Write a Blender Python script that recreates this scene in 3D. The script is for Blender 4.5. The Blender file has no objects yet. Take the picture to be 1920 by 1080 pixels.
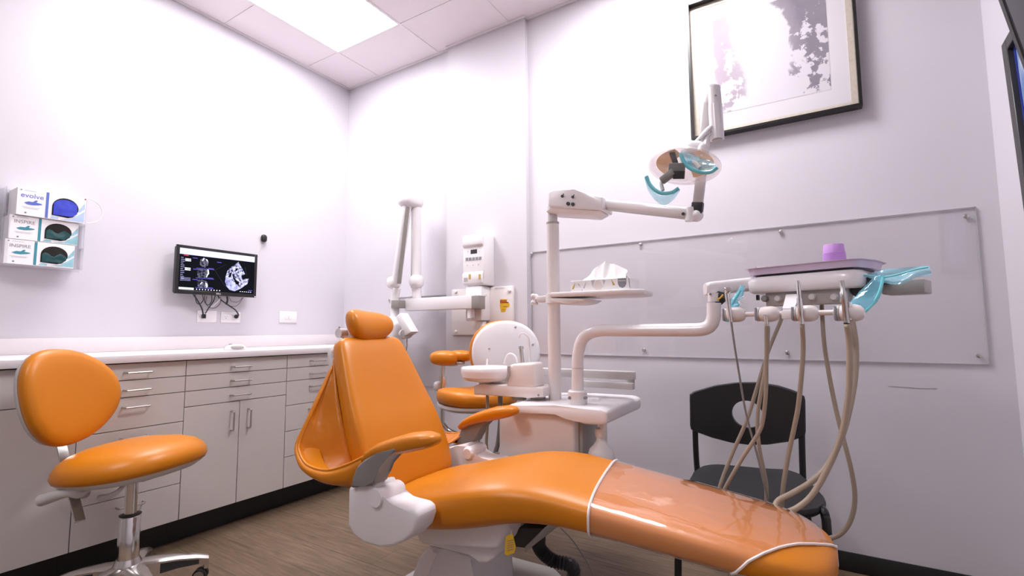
import bpy, bmesh, math, random
from mathutils import Vector, Matrix, noise
random.seed(7)
SC = bpy.context.scene
COL = SC.collection
V = Vector
# ------------------------------------------------------------------ camera
CPOS = V((3.1389, -2.5513, 1.0161)); YAW, PITCH, ROLL, F = 0.5537, 0.0866, -0.0059, 907.51
_f = V((-math.sin(YAW)*math.cos(PITCH), math.cos(YAW)*math.cos(PITCH), math.sin(PITCH)))
_r = V((math.cos(YAW), math.sin(YAW), 0)); _u = _r.cross(_f)
CR = _r*math.cos(ROLL)+_u*math.sin(ROLL); CU = _u*math.cos(ROLL)-_r*math.sin(ROLL)
cd = bpy.data.cameras.new('camera'); cam = bpy.data.objects.new('camera', cd); COL.objects.link(cam)
m3 = Matrix((CR, CU, -_f)).transposed()
cam.matrix_world = Matrix.Translation(CPOS) @ m3.to_4x4()
cd.sensor_width = 36; cd.lens = F/1920*36; cd.clip_start = 0.02; cd.clip_end = 50
SC.camera = cam
def at(u, v, ax, val):
    """the point on the real plane ax=val seen at photo position (u, v)"""
    d = _f + CR*((u-960)/F) - CU*((v-540)/F)
    i = 'xyz'.index(ax)
    return CPOS + d*((val-CPOS[i])/d[i])
# ------------------------------------------------------------------ world, exposure, light strength
w = bpy.data.worlds.new('world'); SC.world = w; w.use_nodes = True
w.node_tree.nodes['Background'].inputs[0].default_value = (1, .96, 1, 1)
w.node_tree.nodes['Background'].inputs[1].default_value = 0.0
vs = SC.view_settings; vs.view_transform = 'Standard'; vs.look = 'None'; vs.gamma = 1; vs.use_curve_mapping = False
vs.exposure = 0.76
PANEL_MAIN, PANEL_REAR, PANEL_BACK = 13.5, 25.0, 10.0
# ------------------------------------------------------------------ materials
def mat(name, col, rough=.5, metal=0., var=.04, scale=8., bump=0., bscale=60., spec=.5, coat=0., trans=0., emit=0.):
    m = bpy.data.materials.new(name); m.use_nodes = True
    nt = m.node_tree; b = nt.nodes['Principled BSDF']
    tc = nt.nodes.new('ShaderNodeTexCoord')
    n = nt.nodes.new('ShaderNodeTexNoise'); n.inputs['Scale'].default_value = scale; n.inputs['Detail'].default_value = 3
    nt.links.new(tc.outputs['Object'], n.inputs['Vector'])
    mx = nt.nodes.new('ShaderNodeMix'); mx.data_type = 'RGBA'
    c = V(col[:3])
    mx.inputs[6].default_value = (*[max(0, k*(1-var)) for k in c], 1); mx.inputs[7].default_value = (*[min(1, k*(1+var)) for k in c], 1)
    nt.links.new(n.outputs['Fac'], mx.inputs[0]); nt.links.new(mx.outputs[2], b.inputs['Base Color'])
    b.inputs['Roughness'].default_value = rough; b.inputs['Metallic'].default_value = metal
    b.inputs['Specular IOR Level'].default_value = spec; b.inputs['Coat Weight'].default_value = coat
    b.inputs['Coat Roughness'].default_value = .08
    b.inputs['Transmission Weight'].default_value = trans
    if emit:
        b.inputs['Emission Strength'].default_value = emit; nt.links.new(mx.outputs[2], b.inputs['Emission Color'])
    if bump:
        n2 = nt.nodes.new('ShaderNodeTexNoise'); n2.inputs['Scale'].default_value = bscale; n2.inputs['Detail'].default_value = 2
        nt.links.new(tc.outputs['Object'], n2.inputs['Vector'])
        bp = nt.nodes.new('ShaderNodeBump'); bp.inputs['Strength'].default_value = bump; bp.inputs['Distance'].default_value = .004
        nt.links.new(n2.outputs['Fac'], bp.inputs['Height']); nt.links.new(bp.outputs['Normal'], b.inputs['Normal'])
    return m
def clear(name, tint=(.97, .97, .97), diff=0., dcol=(1, 1, 1), rough=.03, refl=1.0, bump=0., bscale=30, fres=1.):
    """thin clear sheet: transparent + fresnel gloss (+ a little diffuse body colour)"""
    m = bpy.data.materials.new(name); m.use_nodes = True; nt = m.node_tree; nt.nodes.clear()
    out = nt.nodes.new('ShaderNodeOutputMaterial'); t = nt.nodes.new('ShaderNodeBsdfTransparent'); t.inputs[0].default_value = (*tint, 1)
    g = nt.nodes.new('ShaderNodeBsdfGlossy'); g.inputs['Roughness'].default_value = rough; g.inputs[0].default_value = (refl, refl, refl, 1)
    lw = nt.nodes.new('ShaderNodeLayerWeight'); lw.inputs[0].default_value = .5
    pw = nt.nodes.new('ShaderNodeMath'); pw.operation = 'POWER'; pw.inputs[1].default_value = 4.5
    fr = nt.nodes.new('ShaderNodeMath'); fr.operation = 'MULTIPLY_ADD'; fr.inputs[1].default_value = .9*fres; fr.inputs[2].default_value = .045*fres
    nt.links.new(lw.outputs['Facing'], pw.inputs[0]); nt.links.new(pw.outputs[0], fr.inputs[0])
    last = t.outputs[0]
    if diff:
        d = nt.nodes.new('ShaderNodeBsdfDiffuse'); d.inputs[0].default_value = (*dcol, 1)
        mx = nt.nodes.new('ShaderNodeMixShader'); mx.inputs[0].default_value = diff
        nt.links.new(last, mx.inputs[1]); nt.links.new(d.outputs[0], mx.inputs[2]); last = mx.outputs[0]
    mg = nt.nodes.new('ShaderNodeMixShader'); nt.links.new(fr.outputs[0], mg.inputs[0])
    nt.links.new(last, mg.inputs[1]); nt.links.new(g.outputs[0], mg.inputs[2]); nt.links.new(mg.outputs[0], out.inputs[0])
    if bump:
        tc = nt.nodes.new('ShaderNodeTexCoord'); n = nt.nodes.new('ShaderNodeTexNoise'); n.inputs['Scale'].default_value = bscale
        nt.links.new(tc.outputs['Object'], n.inputs['Vector'])
        bp = nt.nodes.new('ShaderNodeBump'); bp.inputs['Strength'].default_value = bump; bp.inputs['Distance'].default_value = .01
        nt.links.new(n.outputs['Fac'], bp.inputs['Height']); nt.links.new(bp.outputs['Normal'], g.inputs['Normal']); nt.links.new(bp.outputs['Normal'], lw.inputs['Normal'])
    return m
def emis(name, col, s=1., pattern=None):
    m = bpy.data.materials.new(name); m.use_nodes = True; nt = m.node_tree; nt.nodes.clear()
    out = nt.nodes.new('ShaderNodeOutputMaterial'); e = nt.nodes.new('ShaderNodeEmission'); e.inputs[0].default_value = (*col, 1); e.inputs[1].default_value = s
    nt.links.new(e.outputs[0], out.inputs[0])
    if pattern:
        tc = nt.nodes.new('ShaderNodeTexCoord'); n = nt.nodes.new('ShaderNodeTexNoise'); n.inputs['Scale'].default_value = pattern[0]; n.inputs['Detail'].default_value = 4
        r = nt.nodes.new('ShaderNodeValToRGB'); r.color_ramp.elements[0].position = pattern[1]; r.color_ramp.elements[1].position = pattern[2]
        r.color_ramp.elements[0].color = (*pattern[3], 1); r.color_ramp.elements[1].color = (*col, 1)
        nt.links.new(tc.outputs['Object'], n.inputs['Vector']); nt.links.new(n.outputs['Fac'], r.inputs[0]); nt.links.new(r.outputs[0], e.inputs[0])
    return m
def ramp_mat(name, stops, scale, rough=.4, detail=4, stretch=(1, 1, 1), coat=0, grad=None):
    m = bpy.data.materials.new(name); m.use_nodes = True; nt = m.node_tree; b = nt.nodes['Principled BSDF']
    tc = nt.nodes.new('ShaderNodeTexCoord'); mp = nt.nodes.new('ShaderNodeMapping'); mp.inputs['Scale'].default_value = stretch
    n = nt.nodes.new('ShaderNodeTexNoise'); n.inputs['Scale'].default_value = scale; n.inputs['Detail'].default_value = detail
    r = nt.nodes.new('ShaderNodeValToRGB'); el = r.color_ramp.elements
    while len(el) < len(stops): el.new(.5)
    for e, (p, c) in zip(el, stops): e.position = p; e.color = (*c, 1)
    nt.links.new(tc.outputs['Object'], mp.inputs[0]); nt.links.new(mp.outputs[0], n.inputs['Vector'])
    nt.links.new(n.outputs['Fac'], r.inputs[0]); nt.links.new(r.outputs[0], b.inputs['Base Color'])
    b.inputs['Roughness'].default_value = rough; b.inputs['Coat Weight'].default_value = coat
    return m
WALLC = (.620, .598, .640)
MT = dict(
    wall=mat('painted_wall', WALLC, .55, var=.01, scale=3, bump=.05, bscale=150),
    ceil=mat('ceiling_tile', (.84, .775, .81), .9, var=.03, scale=90, bump=.15, bscale=200),
    grid=mat('ceiling_grid_metal', (.8, .76, .78), .5),
    black_base=mat('black_rubber_base', (.012, .012, .013), .5, var=.2),
    orange=mat('orange_vinyl', (.60, .194, .003), .36, var=.03, scale=4, bump=.06, bscale=350, spec=.45),
    orange_sling=mat('orange_sling_vinyl', (.58, .178, .0028), .34, var=.03, scale=4, bump=.7, bscale=20, spec=.5),
    white=mat('white_plastic', (.80, .775, .79), .35, var=.02),
    warm=mat('warm_white_enamel', (.79, .735, .72), .3, var=.015),
    gloss=mat('glossy_white', (.82, .79, .805), .18, var=.01, coat=.3),
    shell=mat('pale_grey_shell', (.60, .58, .575), .4, var=.02),
    grey=mat('grey_plastic', (.22, .21, .20), .45, var=.03),
    midgrey=mat('mid_grey_paint', (.42, .40, .38), .45, var=.03),
    dark=mat('dark_plastic', (.03, .03, .032), .45, var=.1),
    black=mat('black_plastic', (.010, .010, .011), .42, var=.1, bump=.05, bscale=200),
    blackseat=mat('black_seat_plastic', (.016, .016, .017), .5, var=.1, bump=.1, bscale=300),
    blackmetal=mat('black_metal', (.008, .008, .009), .35, var=.1),
    chrome=mat('chrome', (.75, .73, .72), .13, 1., var=.02),
    alu=mat('polished_aluminium', (.72, .70, .68), .25, 1., var=.02),
    steel=mat('brushed_steel', (.55, .53, .51), .3, 1., var=.03),
    cab=mat('cabinet_laminate', (.58, .54, .512), .5, var=.02, scale=40),
    cabin=mat('cabinet_gap', (.03, .027, .025), .8),
    counter=mat('white_countertop', (.74, .69, .705), .4, var=.02, scale=30),
    hose=mat('grey_brown_hose', (.36, .29, .22), .38, var=.05),
    thinhose=mat('grey_hose', (.22, .20, .19), .4, var=.05),
    purple=mat('lilac_plastic', (.64, .54, .70), .35, var=.02),
    cup=mat('lavender_cup_plastic', (.56, .30, .68), .35, var=.02),
    plexi=clear('clear_acrylic', (.993, .992, .993), .0, (.8, .8, .82), .02, fres=.6),
    edge=mat('acrylic_edge', (.40, .405, .42), .25, var=.1), taupe=mat('taupe_plastic', (.27, .25, .228), .45),
    acr=clear('holder_acrylic', (.965, .965, .975), .04, (.9, .9, .95), .03),
    cover=clear('clear_vinyl_cover', (1, .98, .97), .09, (.95, .72, .62), .07, 1., bump=.45, bscale=9, fres=1.5),
    film=clear('blue_barrier_film', (.66, .90, .97), .36, (.30, .74, .88), .08, 1., bump=.8, bscale=30),
    filmedge=mat('teal_film_edge', (.17, .60, .66), .25, var=.1),
    shield=clear('light_shield', (.97, .95, .95), .12, (.95, .93, .95), .05),
    amber=mat('amber_reflector', (.86, .55, .30), .25, var=.15, scale=14, coat=.4),
    binding=mat('white_binding', (.85, .76, .72), .3),
    paper=mat('white_paper', (.88, .86, .87), .8, var=.02),
    yellow=mat('yellow_tag', (.72, .43, .02), .5), redink=mat('red_ink', (.28, .02, .015), .5), orangeink=mat('orange_ink', (.80, .27, .03), .5), goldink=mat('gold_ink', (.50, .36, .08), .4),
    ink=mat('grey_ink', (.25, .25, .28), .6), paleink=mat('pale_ink', (.55, .53, .56), .6), blueink=mat('blue_ink', (.10, .16, .52), .5), tealink=mat('teal_ink', (.04, .26, .33), .5),
    paleblue=mat('pale_blue_print', (.45, .58, .85), .5, var=.2, scale=40), paleteal=mat('pale_teal_print', (.30, .58, .64), .5, var=.3, scale=40),
    blueglove=mat('blue_glove', (.03, .05, .52), .45, var=.3, scale=60), greenglove=mat('dark_green_glove', (.006, .06, .065), .45, var=.4, scale=60),
    hole=mat('box_inside_shade', (.012, .009, .007), .9),
    bottle=mat('milky_bottle', (.78, .77, .77), .3, var=.02),
    bezel=mat('black_bezel', (.010, .010, .010), .3),
    frame_black=mat('black_frame_lacquer', (.012, .011, .011), .3), frame_silver=mat('silver_leaf_frame', (.62, .555, .47), .4, .25, var=.15, scale=60),
    frame_grey=mat('charcoal_frame', (.036, .033, .032), .4),
    matboard=mat('white_mat_board', (.62, .59, .625), .7, var=.01),
    panel=emis('light_diffuser', (1, .965, 1), PANEL_MAIN), panel_rear=emis('rear_light_diffuser', (1, .965, 1), PANEL_REAR), panel_back=emis('back_light_diffuser', (1, .965, 1), PANEL_BACK),
    scr_dark=emis('screen_dark', (.006, .006, .009), 1), scr_bar=emis('screen_bar', (.60, .62, .98), 1), scr_white=emis('screen_white', (.9, .9, 1.), 1),
    scr_bone=emis('screen_bone', (.62, .62, .95), 1, (70, .38, .62, (.03, .03, .06))), scr_slice=emis('screen_slice', (.20, .20, .28), 1, (90, .40, .75, (.012, .012, .02))),
    scr_blue=emis('screen_blue', (.08, .07, .35), 1), scr_red=emis('screen_red', (.45, .03, .05), 1), scr_line=emis('screen_line', (.05, .05, .06), 1), scr_text=emis('screen_text', (.25, .25, .45), 1), scr_jaw=emis('screen_jaw', (.50, .50, .88), 1, (50, .30, .60, (.16, .16, .30))),
    art=None,
)
# floor: grey-brown vinyl planks
def floor_mat():
    m = bpy.data.materials.new('wood_plank_vinyl'); m.use_nodes = True; nt = m.node_tree; b = nt.nodes['Principled BSDF']; L = nt.links
    tc = nt.nodes.new('ShaderNodeTexCoord')
    br = nt.nodes.new('ShaderNodeTexBrick'); br.inputs['Scale'].default_value = 1; br.inputs['Brick Width'].default_value = 1.2; br.inputs['Row Height'].default_value = .18
    br.inputs['Mortar Size'].default_value = .0012; br.inputs['Color1'].default_value = (.155, .106, .068, 1); br.inputs['Color2'].default_value = (.195, .138, .092, 1); br.inputs['Mortar'].default_value = (.06, .04, .03, 1)
    br.offset = .37
    L.new(tc.outputs['Object'], br.inputs['Vector'])
    mp = nt.nodes.new('ShaderNodeMapping'); mp.inputs['Scale'].default_value = (2.2, 34, 1); L.new(tc.outputs['Object'], mp.inputs[0])
    n = nt.nodes.new('ShaderNodeTexNoise'); n.inputs['Scale'].default_value = 2.2; n.inputs['Detail'].default_value = 7; n.inputs['Roughness'].default_value = .7; n.inputs['Distortion'].default_value = .5; L.new(mp.outputs[0], n.inputs['Vector'])
    r = nt.nodes.new('ShaderNodeValToRGB'); r.color_ramp.elements[0].position = .32; r.color_ramp.elements[0].color = (.62, .60, .58, 1); r.color_ramp.elements[1].position = .72; r.color_ramp.elements[1].color = (1.45, 1.42, 1.38, 1); L.new(n.outputs['Fac'], r.inputs[0])
    mx = nt.nodes.new('ShaderNodeMix'); mx.data_type = 'RGBA'; mx.blend_type = 'MULTIPLY'; mx.inputs[0].default_value = 1
    L.new(br.outputs['Color'], mx.inputs[6]); L.new(r.outputs[0], mx.inputs[7]); L.new(mx.outputs[2], b.inputs['Base Color'])
    b.inputs['Roughness'].default_value = .42
    return m
MT['floor'] = floor_mat()
def art_mat():
    m = bpy.data.materials.new('abstract_print'); m.use_nodes = True; nt = m.node_tree; b = nt.nodes['Principled BSDF']; L = nt.links
    tc = nt.nodes.new('ShaderNodeTexCoord'); sx = nt.nodes.new('ShaderNodeSeparateXYZ'); L.new(tc.outputs['Generated'], sx.inputs[0])
    n = nt.nodes.new('ShaderNodeTexNoise'); n.inputs['Scale'].default_value = 2.6; n.inputs['Detail'].default_value = 7; n.inputs['Roughness'].default_value = .6; n.inputs['Distortion'].default_value = .35
    L.new(tc.outputs['Generated'], n.inputs['Vector'])
    def math_(op, x, y, z=None):
        k = nt.nodes.new('ShaderNodeMath'); k.operation = op
        for i, q in enumerate((x, y, z)):
            if q is None: continue
            if isinstance(q, (int, float)): k.inputs[i].default_value = q
            else: L.new(q, k.inputs[i])
        return k.outputs[0]
    # a diagonal band drifting right towards the bottom, a white field, a grey mass lower right
    pos = math_('ADD', math_('MULTIPLY_ADD', n.outputs['Fac'], .42, sx.outputs[0]), math_('MULTIPLY', sx.outputs[2], .16))
    r = nt.nodes.new('ShaderNodeValToRGB'); el = r.color_ramp.elements
    stops = [(.0, (.50, .47, .50)), (.25, (.50, .47, .50)), (.29, (.33, .275, .325)), (.40, (.33, .265, .315)), (.50, (.36, .31, .355)), (.56, (.56, .53, .57)), (.96, (.58, .55, .59)), (.99, (.27, .235, .275)), (1.12, (.19, .17, .205)), (1.4, (.25, .23, .265))]
    while len(el) < len(stops): el.new(.5)
    for e, (p, c) in zip(el, stops): e.position = p/1.5; e.color = (*c, 1)
    L.new(math_('DIVIDE', pos, 1.5), r.inputs[0])
    n2 = nt.nodes.new('ShaderNodeTexNoise'); n2.inputs['Scale'].default_value = 4.4; n2.inputs['Detail'].default_value = 8; n2.inputs['Roughness'].default_value = .65
    L.new(tc.outputs['Generated'], n2.inputs['Vector'])
    low = math_('MULTIPLY_ADD', sx.outputs[2], -.16, n2.outputs['Fac'])
    r2 = nt.nodes.new('ShaderNodeValToRGB'); r2.color_ramp.elements[0].position = .455; r2.color_ramp.elements[0].color = (0, 0, 0, 1); r2.color_ramp.elements[1].position = .475; r2.color_ramp.elements[1].color = (1, 1, 1, 1)
    L.new(low, r2.inputs[0])
    mxa = nt.nodes.new('ShaderNodeMix'); mxa.data_type = 'RGBA'; L.new(r2.outputs[0], mxa.inputs[0]); L.new(r.outputs[0], mxa.inputs[6]); mxa.inputs[7].default_value = (.58, .55, .59, 1)
    r = mxa; r_out = mxa.outputs[2]
    L.new(r_out, b.inputs['Base Color']); b.inputs['Roughness'].default_value = .6
    return m
MT['art'] = art_mat()
MT['sky_print'] = ramp_mat('sky_print', [(.35, (.08, .16, .42)), (.5, (.22, .34, .60)), (.62, (.60, .66, .78))], 5, .3, stretch=(1, 3, 1), coat=.5)
MT['peach_print'] = mat('peach_print', (.66, .44, .34), .4, var=.15, scale=20)
MT['tv_glass'] = ramp_mat('dark_screen_glass', [(.3, (.012, .012, .016)), (.6, (.03, .028, .035))], 4, .12)
# ------------------------------------------------------------------ mesh builder
def rings_circle(c, t, r, n, ref=None, ry=None, phase=0.):
    t = t.normalized(); ref = ref or (V((0, 0, 1)) if abs(t.z) < .9 else V((1, 0, 0)))
    a = ref.cross(t).normalized(); b = t.cross(a)
    ry = r if ry is None else ry
    return [c + a*(r*math.cos(2*math.pi*k/n+phase)) + b*(ry*math.sin(2*math.pi*k/n+phase)) for k in range(n)]
def spline(pts, sub=6):
    P = [V(p) for p in pts]
    if len(P) < 3: return P
    Q = [P[0]*2-P[1]] + P + [P[-1]*2-P[-2]]; out = []
    for i in range(1, len(Q)-2):
        p0, p1, p2, p3 = Q[i-1:i+3]
        for k in range(sub):
            t = k/sub
            out.append(.5*((2*p1)+(p2-p0)*t+(2*p0-5*p1+4*p2-p3)*t*t+(3*p1-p0-3*p2+p3)*t**3))
    out.append(P[-1]); return out
class B:
    def __init__(s): s.bm = bmesh.new()
    def _bev(s, faces, bev, seg):
        if bev <= 0: return
        es = set(e for f in faces for e in f.edges)
        bmesh.ops.bevel(s.bm, geom=list(es), offset=bev, segments=seg, affect='EDGES', profile=.5, clamp_overlap=True)
    def obox(s, c, size, rot=None, bev=0, seg=2):
        c = V(c); h = V(size)/2; R = rot or Matrix.Identity(3)
        v = [s.bm.verts.new(c + R @ V((x*h.x, y*h.y, z*h.z))) for x in (-1, 1) for y in (-1, 1) for z in (-1, 1)]
        f = [s.bm.faces.new([v[i] for i in q]) for q in ((0, 1, 3, 2), (4, 6, 7, 5), (0, 4, 5, 1), (2, 3, 7, 6), (0, 2, 6, 4), (1, 5, 7, 3))]
        s._bev(f, bev, seg); return s
    def box(s, x0, x1, y0, y1, z0, z1, bev=0, seg=2):
        return s.obox(((x0+x1)/2, (y0+y1)/2, (z0+z1)/2), (abs(x1-x0), abs(y1-y0), abs(z1-z0)), None, bev, seg)
    def loft(s, rings, cap0=True, cap1=True, closed=True):
        R = [[s.bm.verts.new(V(p)) for p in r] for r in rings]; n = len(R[0])
        for a, b in zip(R, R[1:]):
            for k in range(n if closed else n-1):
                try: s.bm.faces.new((a[k], a[(k+1) % n], b[(k+1) % n], b[k]))
                except ValueError: pass
        if cap0: s.bm.faces.new(R[0][::-1])
        if cap1: s.bm.faces.new(R[-1])
        return s
    def cyl(s, p0, p1, r0, r1=None, n=20, cap=True):
        p0, p1 = V(p0), V(p1); r1 = r0 if r1 is None else r1
        return s.loft([rings_circle(p0, p1-p0, r0, n), rings_circle(p1, p1-p0, r1, n)], cap, cap)
    def tube(s, pts, r, n=10, sub=6, smooth=True, radii=None, ry=None):
        P = spline(pts, sub) if smooth else [V(p) for p in pts]
        P = [p for i, p in enumerate(P) if i == 0 or (p-P[i-1]).length > 1e-6]
        ts = [(P[min(i+1, len(P)-1)]-P[max(i-1, 0)]).normalized() for i in range(len(P))]
        ref = V((0, 0, 1)) if abs(ts[0].z) < .9 else V((1, 0, 0)); a = ref.cross(ts[0]).normalized(); rings = []
        for i, (p, t) in enumerate(zip(P, ts)):
            a = (a - t*a.dot(t)).normalized(); b = t.cross(a)
            rr = r if radii is None else radii[0]+(radii[1]-radii[0])*i/(len(P)-1)
            r2 = rr if ry is None else ry
            rings.append([p+a*(rr*math.cos(2*math.pi*k/n))+b*(r2*math.sin(2*math.pi*k/n)) for k in range(n)])
        return s.loft(rings)
    def prism(s, poly, vec, bev=0, seg=2):
        vec = V(vec); a = [s.bm.verts.new(V(p)) for p in poly]; b = [s.bm.verts.new(V(p)+vec) for p in poly]; n = len(a)
        f = [s.bm.faces.new(a), s.bm.faces.new(b[::-1])]
        f += [s.bm.faces.new((a[k], b[k], b[(k+1) % n], a[(k+1) % n])) for k in range(n)]
        s._bev(f, bev, seg); return s
    def lathe(s, prof, o=(0, 0, 0), ax=(0, 0, 1), n=28):
        o, ax = V(o), V(ax).normalized()
        return s.loft([rings_circle(o+ax*h, ax, max(r, 1e-4), n) for r, h in prof])
    def ell(s, c, rad, rot=None, p=2., n=24, m=14):
        c = V(c); R = rot or Matrix.Identity(3); g = lambda x: math.copysign(abs(x)**(2/p), x); rings = []
        for i in range(1, m):
            th = math.pi*i/m - math.pi/2; cz, sz = g(math.cos(th)), g(math.sin(th))
            rings.append([c + R @ V((rad[0]*cz*g(math.cos(2*math.pi*k/n)), rad[1]*cz*g(math.sin(2*math.pi*k/n)), rad[2]*sz)) for k in range(n)])
        return s.loft(rings)
    def quad(s, pts):
        s.bm.faces.new([s.bm.verts.new(V(p)) for p in pts]); return s
    def grid(s, rows, closed=False):
        return s.loft(rows, False, False, closed)
    def jitter(s, a, sc):
        for v in s.bm.verts: v.co += noise.noise_vector(v.co*sc)*a
        return s
INV = {}
def link(name, me, m, parent):
    o = bpy.data.objects.new(name, me); COL.objects.link(o)
    if m is not None: me.materials.clear(); me.materials.append(m)
    if parent is not None:
        o.parent = parent
    return o
def wmat(o):
    M = o.matrix_basis.copy()
    while o.parent is not None: o = o.parent; M = o.matrix_basis @ M
    return M
def obj(name, b, m, parent=None, local=False, ang=38, solid=0., label=None, origin=None):
    """one mesh object out of a builder; its vertices are given in world space unless local"""
    bm = b.bm; bmesh.ops.recalc_face_normals(bm, faces=bm.faces[:])
    me = bpy.data.meshes.new(name); bm.to_mesh(me); bm.free()
    if parent is not None and not local: me.transform(wmat(parent).inverted())
    me.polygons.foreach_set('use_smooth', [True]*len(me.polygons)); me.set_sharp_from_angle(angle=math.radians(ang))
    o = link(name, me, MT[m] if isinstance(m, str) else m, parent)
    if parent is None and not local:
        bb = [v.co for v in me.vertices]
        c = V(((min(p.x for p in bb)+max(p.x for p in bb))/2, (min(p.y for p in bb)+max(p.y for p in bb))/2, min(p.z for p in bb)))
        me.transform(Matrix.Translation(-c)); o.location = c
    if solid: md = o.modifiers.new('thickness', 'SOLIDIFY'); md.thickness = solid; md.offset = 0
    if label: o['label'] = label
    return o
def tag(o, label, cat, group=None):
    o['label'] = label; o['category'] = cat
    if group: o['group'] = group
    return o
def thing(name, loc, label, cat, rz=0, group=None):
    o = bpy.data.objects.new(name, None); COL.objects.link(o); o.location = loc; o.rotation_euler = (0, 0, rz); o.empty_display_size = .05
    return tag(o, label, cat, group)
def struct(name, b, m, ang=30):
    o = obj(name, b, m, None, ang=ang); o['kind'] = 'structure'; return o
def text(name, s, M, size, m, parent, ext=.0004, ax='CENTER'):
    c = bpy.data.curves.new(name, 'FONT'); c.body = s; c.size = size; c.extrude = ext; c.align_x = ax; c.align_y = 'CENTER'
    t = bpy.data.objects.new(name, c); COL.objects.link(t); bpy.context.view_layer.update()
    me = bpy.data.meshes.new_from_object(t.evaluated_get(bpy.context.evaluated_depsgraph_get()))
    bpy.data.objects.remove(t); me.name = name; me.transform(M)
    if parent is not None: me.transform(wmat(parent).inverted())
    return link(name, me, MT[m], parent)
def frame(o, xa, ya):
    xa = V(xa).normalized(); ya = (V(ya)-xa*V(ya).dot(xa)).normalized(); za = xa.cross(ya)
    return Matrix.Translation(V(o)) @ Matrix((xa, ya, za)).transposed().to_4x4()
def rot3(xa, ya):
    xa = V(xa).normalized(); ya = (V(ya)-xa*V(ya).dot(xa)).normalized()
    return Matrix((xa, ya, xa.cross(ya))).transposed()
# ------------------------------------------------------------------ the room
H, WX, YF, COLX0, COLX1, COLY = 2.993, 3.777, -5.6, 1.062, 1.687, -.03
struct('floor', B().box(-.05, WX+.05, YF-.05, .05, -.06, 0), 'floor')
struct('wall_left', B().box(-.12, 0, YF, .12, 0, H+.05), 'wall')
struct('wall_back', B().box(0, WX, 0, .12, 0, H+.05), 'wall')
struct('wall_column', B().box(COLX0, COLX1, COLY, 0, 0, H), 'wall')
struct('wall_right', B().box(WX, WX+.12, YF, .12, 0, H+.05), 'wall')
struct('wall_front', B().box(-.12, WX+.12, YF-.12, YF, 0, H+.05), 'midgrey')
T = .604; GX, GY = .362, -.395
LX0, LX1, LY1 = GX, GX+T, GY; LY0 = GY-2*T       # the 2x4 light bay
BX0, BX1 = GX+2*T, GX+3*T; BY1 = GY-4*T; BY0 = BY1-2*T   # third bay behind the camera
RX0, RX1 = GX+3*T, GX+4*T; RY1 = GY; RY0 = RY1-T  # the second light bay, out of the picture
cb = B()
for x0, x1, y0, y1 in ((-.02, LX0, YF, .02), (LX0, LX1, LY1, .02), (LX0, LX1, YF, LY0), (LX1, BX0, YF, .02), (BX0, BX1, BY1, .02), (BX0, BX1, YF, BY0), (RX0, RX1, RY1, .02), (RX0, RX1, YF, RY0), (RX1, WX+.02, YF, .02)):
    cb.box(x0, x1, y0, y1, H, H+.04)
struct('ceiling', cb, 'ceil')
g = B(); tw = .008
for k in range(0, 7):
    x = GX+T*k
    if x < WX: g.box(x-tw, x+tw, YF, -.001, H-.003, H-.0005)
for k in range(0, 9):
    y = GY-T*k
    if y > YF:
        for i in range(-1, 6):
            xa, xb = max(.001, GX+T*i+tw), min(WX-.001, GX+T*(i+1)-tw)
            if i == 0 and k == 1: continue            # the long light has no bar across it
            if i == 2 and k == 5: continue
            if xa < xb: g.box(xa, xb, y-tw, y+tw, H-.003, H-.0005)
struct('trim_1', g, 'grid')
a = B()
a.box(.0005, .02, YF, -.0005, H-.006, H-.001); a.box(.02, COLX0, -.02, -.0005, H-.006, H-.001); a.box(COLX1, WX-.001, -.02, -.0005, H-.006, H-.001)
a.box(COLX0-.002, COLX1+.002, COLY-.02, COLY-.0005, H-.006, H-.001)
struct('trim_2', a, 'grid')
struct('baseboard_back', B().box(1.69, WX-.001, -.008, -.0005, 0, .078, .002), 'black_base')
struct('baseboard_right', B().box(WX-.008, WX-.0005, YF+.01, -.01, 0, .078, .002), 'black_base')
def ceiling_light(x0, x1, y0, y1, m, label):
    t = thing('ceiling_light', ((x0+x1)/2, (y0+y1)/2, H), label, 'ceiling light')
    f = B(); e = .012
    for q in ((x0, x0+e, y0, y1), (x1-e, x1, y0, y1), (x0+e, x1-e, y0, y0+e), (x0+e, x1-e, y1-e, y1)): f.box(*q, H-.002, H+.03)
    f.box(x0, x1, y0, y1, H+.03, H+.04)
    obj('frame', f, 'grid', t)
    obj('diffuser', B().box(x0+e, x1-e, y0+e, y1-e, H+.004, H+.010), m, t)
ceiling_light(LX0, LX1, LY0, LY1, 'panel', 'bright white rectangular ceiling light panel above the drawer cabinets')
ceiling_light(RX0, RX1, RY0, RY1, 'panel_rear', 'second ceiling light panel over the dental chair, above the top of the picture')
ceiling_light(BX0, BX1, BY0, BY1, 'panel_back', 'third ceiling light panel behind the camera, outside the picture')
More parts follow.
